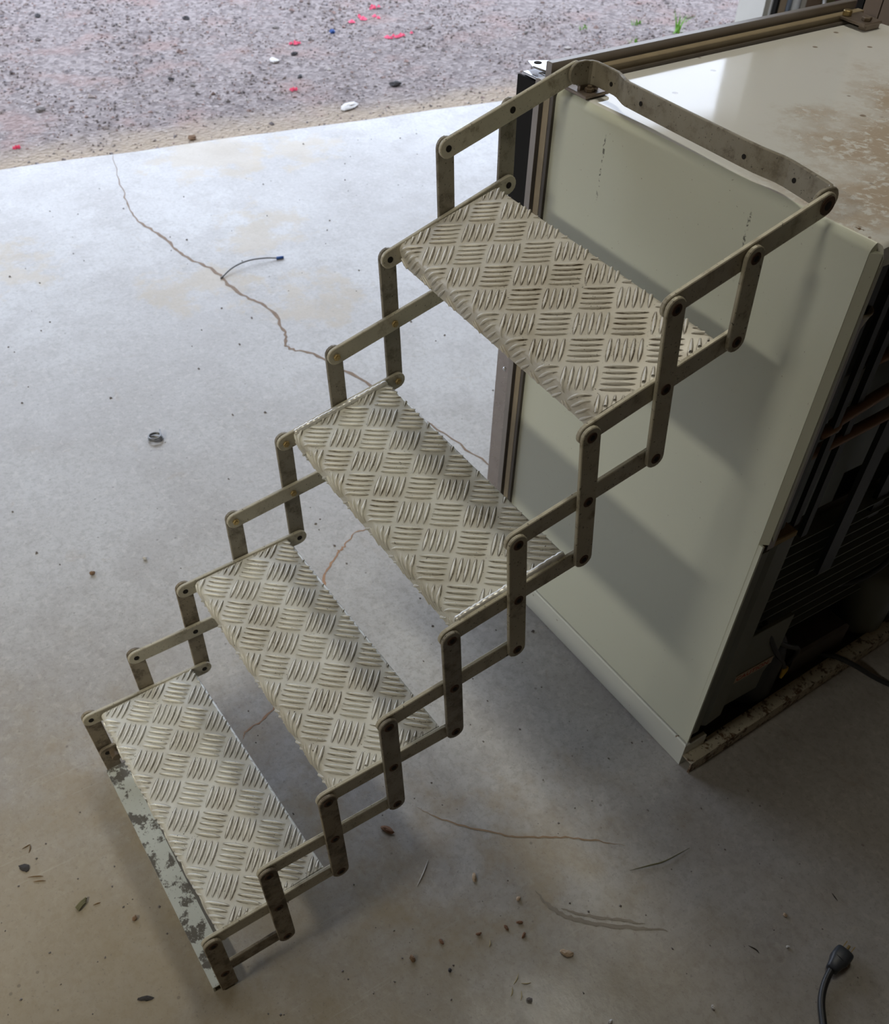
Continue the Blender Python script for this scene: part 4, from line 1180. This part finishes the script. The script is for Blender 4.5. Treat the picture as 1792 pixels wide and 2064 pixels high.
# ------------------------------------------------------------------ yard: pebbles as stuff, bigger stones as things
def pebble_field():
    r = random.Random(11)
    vs, fs, cols = [], [], []
    palette = [(0.17, 0.14, 0.13), (0.24, 0.20, 0.185), (0.12, 0.105, 0.105), (0.30, 0.265, 0.25), (0.22, 0.15, 0.135), (0.16, 0.15, 0.165), (0.42, 0.39, 0.37), (0.27, 0.18, 0.16), (0.07, 0.06, 0.065)]
    wts = [20, 18, 14, 10, 12, 10, 4, 8, 6]
    count = 0
    while count < 42000:
        s = r.uniform(-3.6, 6.0)
        t = -0.02 - abs(r.random()) ** 1.15 * 5.2
        if t > -0.30 and r.random() < 0.65:
            continue
        p = room(s, t)
        z = ground_z(p.x, p.y)
        sz = min(0.022, 0.0036 * math.exp(r.gauss(0, 0.5)) + 0.0015) * (1.0 + 0.12 * -t)
        col = r.choices(palette, wts)[0]
        k = 1.0 + 0.42 * r.random()
        a = r.random() * 6.28
        b = len(vs)
        for q in range(4):
            rr = sz * r.uniform(0.6, 1.3)
            vs.append((p.x + math.cos(a + q * 1.571 + r.uniform(-0.3, 0.3)) * rr, p.y + math.sin(a + q * 1.571 + r.uniform(-0.3, 0.3)) * rr, z + sz * r.uniform(0.0, 0.35)))
        vs.append((p.x + r.uniform(-0.4, 0.4) * sz, p.y + r.uniform(-0.4, 0.4) * sz, z + sz * r.uniform(0.6, 1.0)))
        vs.append((p.x, p.y, z - sz * 0.4))
        for q in range(4):
            fs.append((b + q, b + (q + 1) % 4, b + 4))
            fs.append((b + (q + 1) % 4, b + q, b + 5))
        cols += [(col[0] * k, col[1] * k, col[2] * k, 1.0)] * 6
        count += 1
    ob = link_mesh('yard_gravel', vs, fs, 'pebbles')
    at_ = ob.data.color_attributes.new('tint', 'FLOAT_COLOR', 'POINT')
    at_.data.foreach_set('color', [c for col in cols for c in col])
    ob['kind'] = 'stuff'
    ob['label'] = 'mixed grey and reddish gravel covering the yard'
    ob['category'] = 'gravel'
pebble_field()

def yard_stone(x, y, sx, sy, sz, mat, label, seed, name='stone', cat='stone', group=None):
    return lump(name, x, y, sx, sy, sz, mat, label, cat, seed, seed * 0.7, ground_z(x, y) - sz * 0.15, group)
yard_stone(-2.985, 1.21, 0.105, 0.055, 0.02, 'white_stone', 'large bright white flat stone beside the slab edge', 3)
yard_stone(-2.998, 0.428, 0.045, 0.030, 0.02, 'brown_stone', 'brown clod on the tan silt by the slab edge', 7)
yard_stone(-3.754, 1.195, 0.075, 0.045, 0.02, 'white_stone', 'pale grey curved stone left of pink paint patch', 9)
darks = [(-3.701, -0.044, 0.055, 'flat dark stone at the left end of the yard nearest the slab'), (-5.145, 0.369, 0.05, 'dark stone farthest out at the top left of the yard'),
         (-4.679, 1.087, 0.055, 'dark stone beside a light pebble, far out left of centre'), (-4.256, 1.447, 0.04, 'small dark stone left of the blue scrap'),
         (-3.794, 1.333, 0.042, 'dark stone right behind the pale curved stone'), (-3.469, 1.202, 0.04, 'round dark stone between two pink flecks'),
         (-3.624, 0.69, 0.036, 'right one of two small dark stones left of the round dark stone'), (-3.744, 0.626, 0.036, 'left one of two small dark stones left of the round dark stone'),
         (-3.135, 1.56, 0.06, 'long dark stone right of the big white stone'), (-3.48, 2.617, 0.036, 'dark stone nearest the grass in the gravel')]
for i, (x, y, sz, lb) in enumerate(darks):
    yard_stone(x, y, sz, sz * 0.6, sz * 0.4, 'dark_stone' if i % 3 else 'grey_stone', lb, 12 + i)
pinks = [(-4.188, 1.984, 0.14), (-3.784, 1.943, 0.13), (-3.947, 1.40, 0.07), (-3.306, 1.084, 0.05), (-3.29, -0.257, 0.045), (-4.332, 2.134, 0.08)]
pl_lab = ['widest pink paint fleck patch far out in the gravel', 'second wide pink paint patch in the gravel near its dark stone', 'faint pink paint patch beside the pale curved stone', 'small pink fleck near the white stone', 'small pink fleck at the left end of the yard', 'small pink fleck at the top of the yard']
for i, ((x, y, s), lb) in enumerate(zip(pinks, pl_lab)):
    fleck = MB()
    r = random.Random(70 + i)
    for k in range(9):
        px, py = x + r.gauss(0, s * 0.16), y + r.gauss(0, s * 0.30)
        pz = ground_z(px, py)
        q = s * r.uniform(0.09, 0.2)
        a = r.random() * 6.28
        pv = [(px + math.cos(a + e * 1.257) * q * r.uniform(0.6, 1.2), py + math.sin(a + e * 1.257) * q * r.uniform(0.6, 1.2), pz + 0.004) for e in range(5)]
        fleck.add(pv + [(px, py, pz + 0.016)], [(e, (e + 1) % 5, 5) for e in range(5)])
    tag(fleck.build('paint_fleck', 'pink_paint', None, (x, y, ground_z(x, y))), lb, 'paint fleck')
yard_stone(-4.017, 1.681, 0.03, 0.02, 0.02, 'blue_plastic', 'tiny blue plastic scrap in the gravel', 33, 'plastic_scrap', 'plastic scrap')
tufts = [(-3.068, 3.37, 0.10, 16, 'tallest green grass tuft at the edge of the gravel by the jamb'), (-3.32, 3.308, 0.035, 14, 'low green grass patch in the gravel left of the tall tuft'),
         (-3.40, 2.978, 0.02, 8, 'faint small grass sprout farther left in the gravel'), (-3.05, 3.05, 0.025, 10, 'small grass sprouts just above the lid rail')]
for i, (x, y, h, n, lb) in enumerate(tufts):
    tf_ = thing('grass_tuft', lb, 'grass tuft', (x, y, ground_z(x, y)))
    r = random.Random(90 + i)
    for k in range(n):
        a = r.random() * 6.28
        rr = r.uniform(0.0, 0.035)
        bx, by = x + math.cos(a) * rr, y + math.sin(a) * rr * 1.6
        bz = ground_z(bx, by) - 0.003
        hh = h * r.uniform(0.6, 1.2)
        lx, ly = r.gauss(0, 0.35) * hh, r.gauss(0, 0.35) * hh
        wv = V((-math.sin(a), math.cos(a), 0)) * 0.0035
        b0, b1, b2 = V((bx, by, bz)), V((bx + lx * 0.4, by + ly * 0.4, bz + hh * 0.6)), V((bx + lx, by + ly, bz + hh))
        fo = V((math.cos(a), math.sin(a), 0)) * 0.001
        link_mesh('blade', [b0 - wv, b0 + wv, b1 + wv * 0.8, b1 - wv * 0.8, b2, b0 - fo, b1 - fo], [(0, 1, 2, 3), (3, 2, 4), (1, 0, 5), (0, 3, 6, 5), (2, 1, 5, 6), (3, 4, 6), (4, 2, 6)], 'grass', tf_)

# ------------------------------------------------------------------ fluorescent shop light under the ceiling, to the left of the camera
plain('lamp_housing', (0.65, 0.65, 0.62, 1), 0.5, 0, 0.05, 5)
for q, L_ in enumerate(LAMPS):
    t = NT('lamp_panel_glow_%d' % q)
    t.b.inputs['Emission Color'].default_value = GLOW
    t.b.inputs['Emission Strength'].default_value = L_['strength']
    glow = t.done((0.9, 0.9, 0.88, 1), 0.4)
    lx, ly, lz, n = (L_['x0'] + L_['x1']) / 2, L_['y'], L_['z'], L_['n']
    w = 0.04 * n
    lamp = thing('shop_light', L_['label'], 'ceiling light', (lx, ly, lz))
    MB().prism([(-w + 0.04, 0.06), (w - 0.04, 0.06), (w + 0.01, 0.014), (-w - 0.01, 0.014)], V((0, ly, lz)), V((0, 1, 0)), Z_, UX, L_['x0'] - 0.03, L_['x1'] + 0.03, 0.003).build('housing', 'lamp_housing', lamp)
    MB().box(L_['x0'], L_['x1'], ly - w + 0.01, ly + w - 0.01, lz - 0.004, lz + 0.0135).build('diffuser', glow, lamp)
    for x in (L_['x0'] + 0.2, L_['x1'] - 0.2):
        MB().tube([(x, ly, lz + 0.06), (x, ly, HC)], 0.004, 6, None, 2).build('hanger', 'wire_steel', lamp)
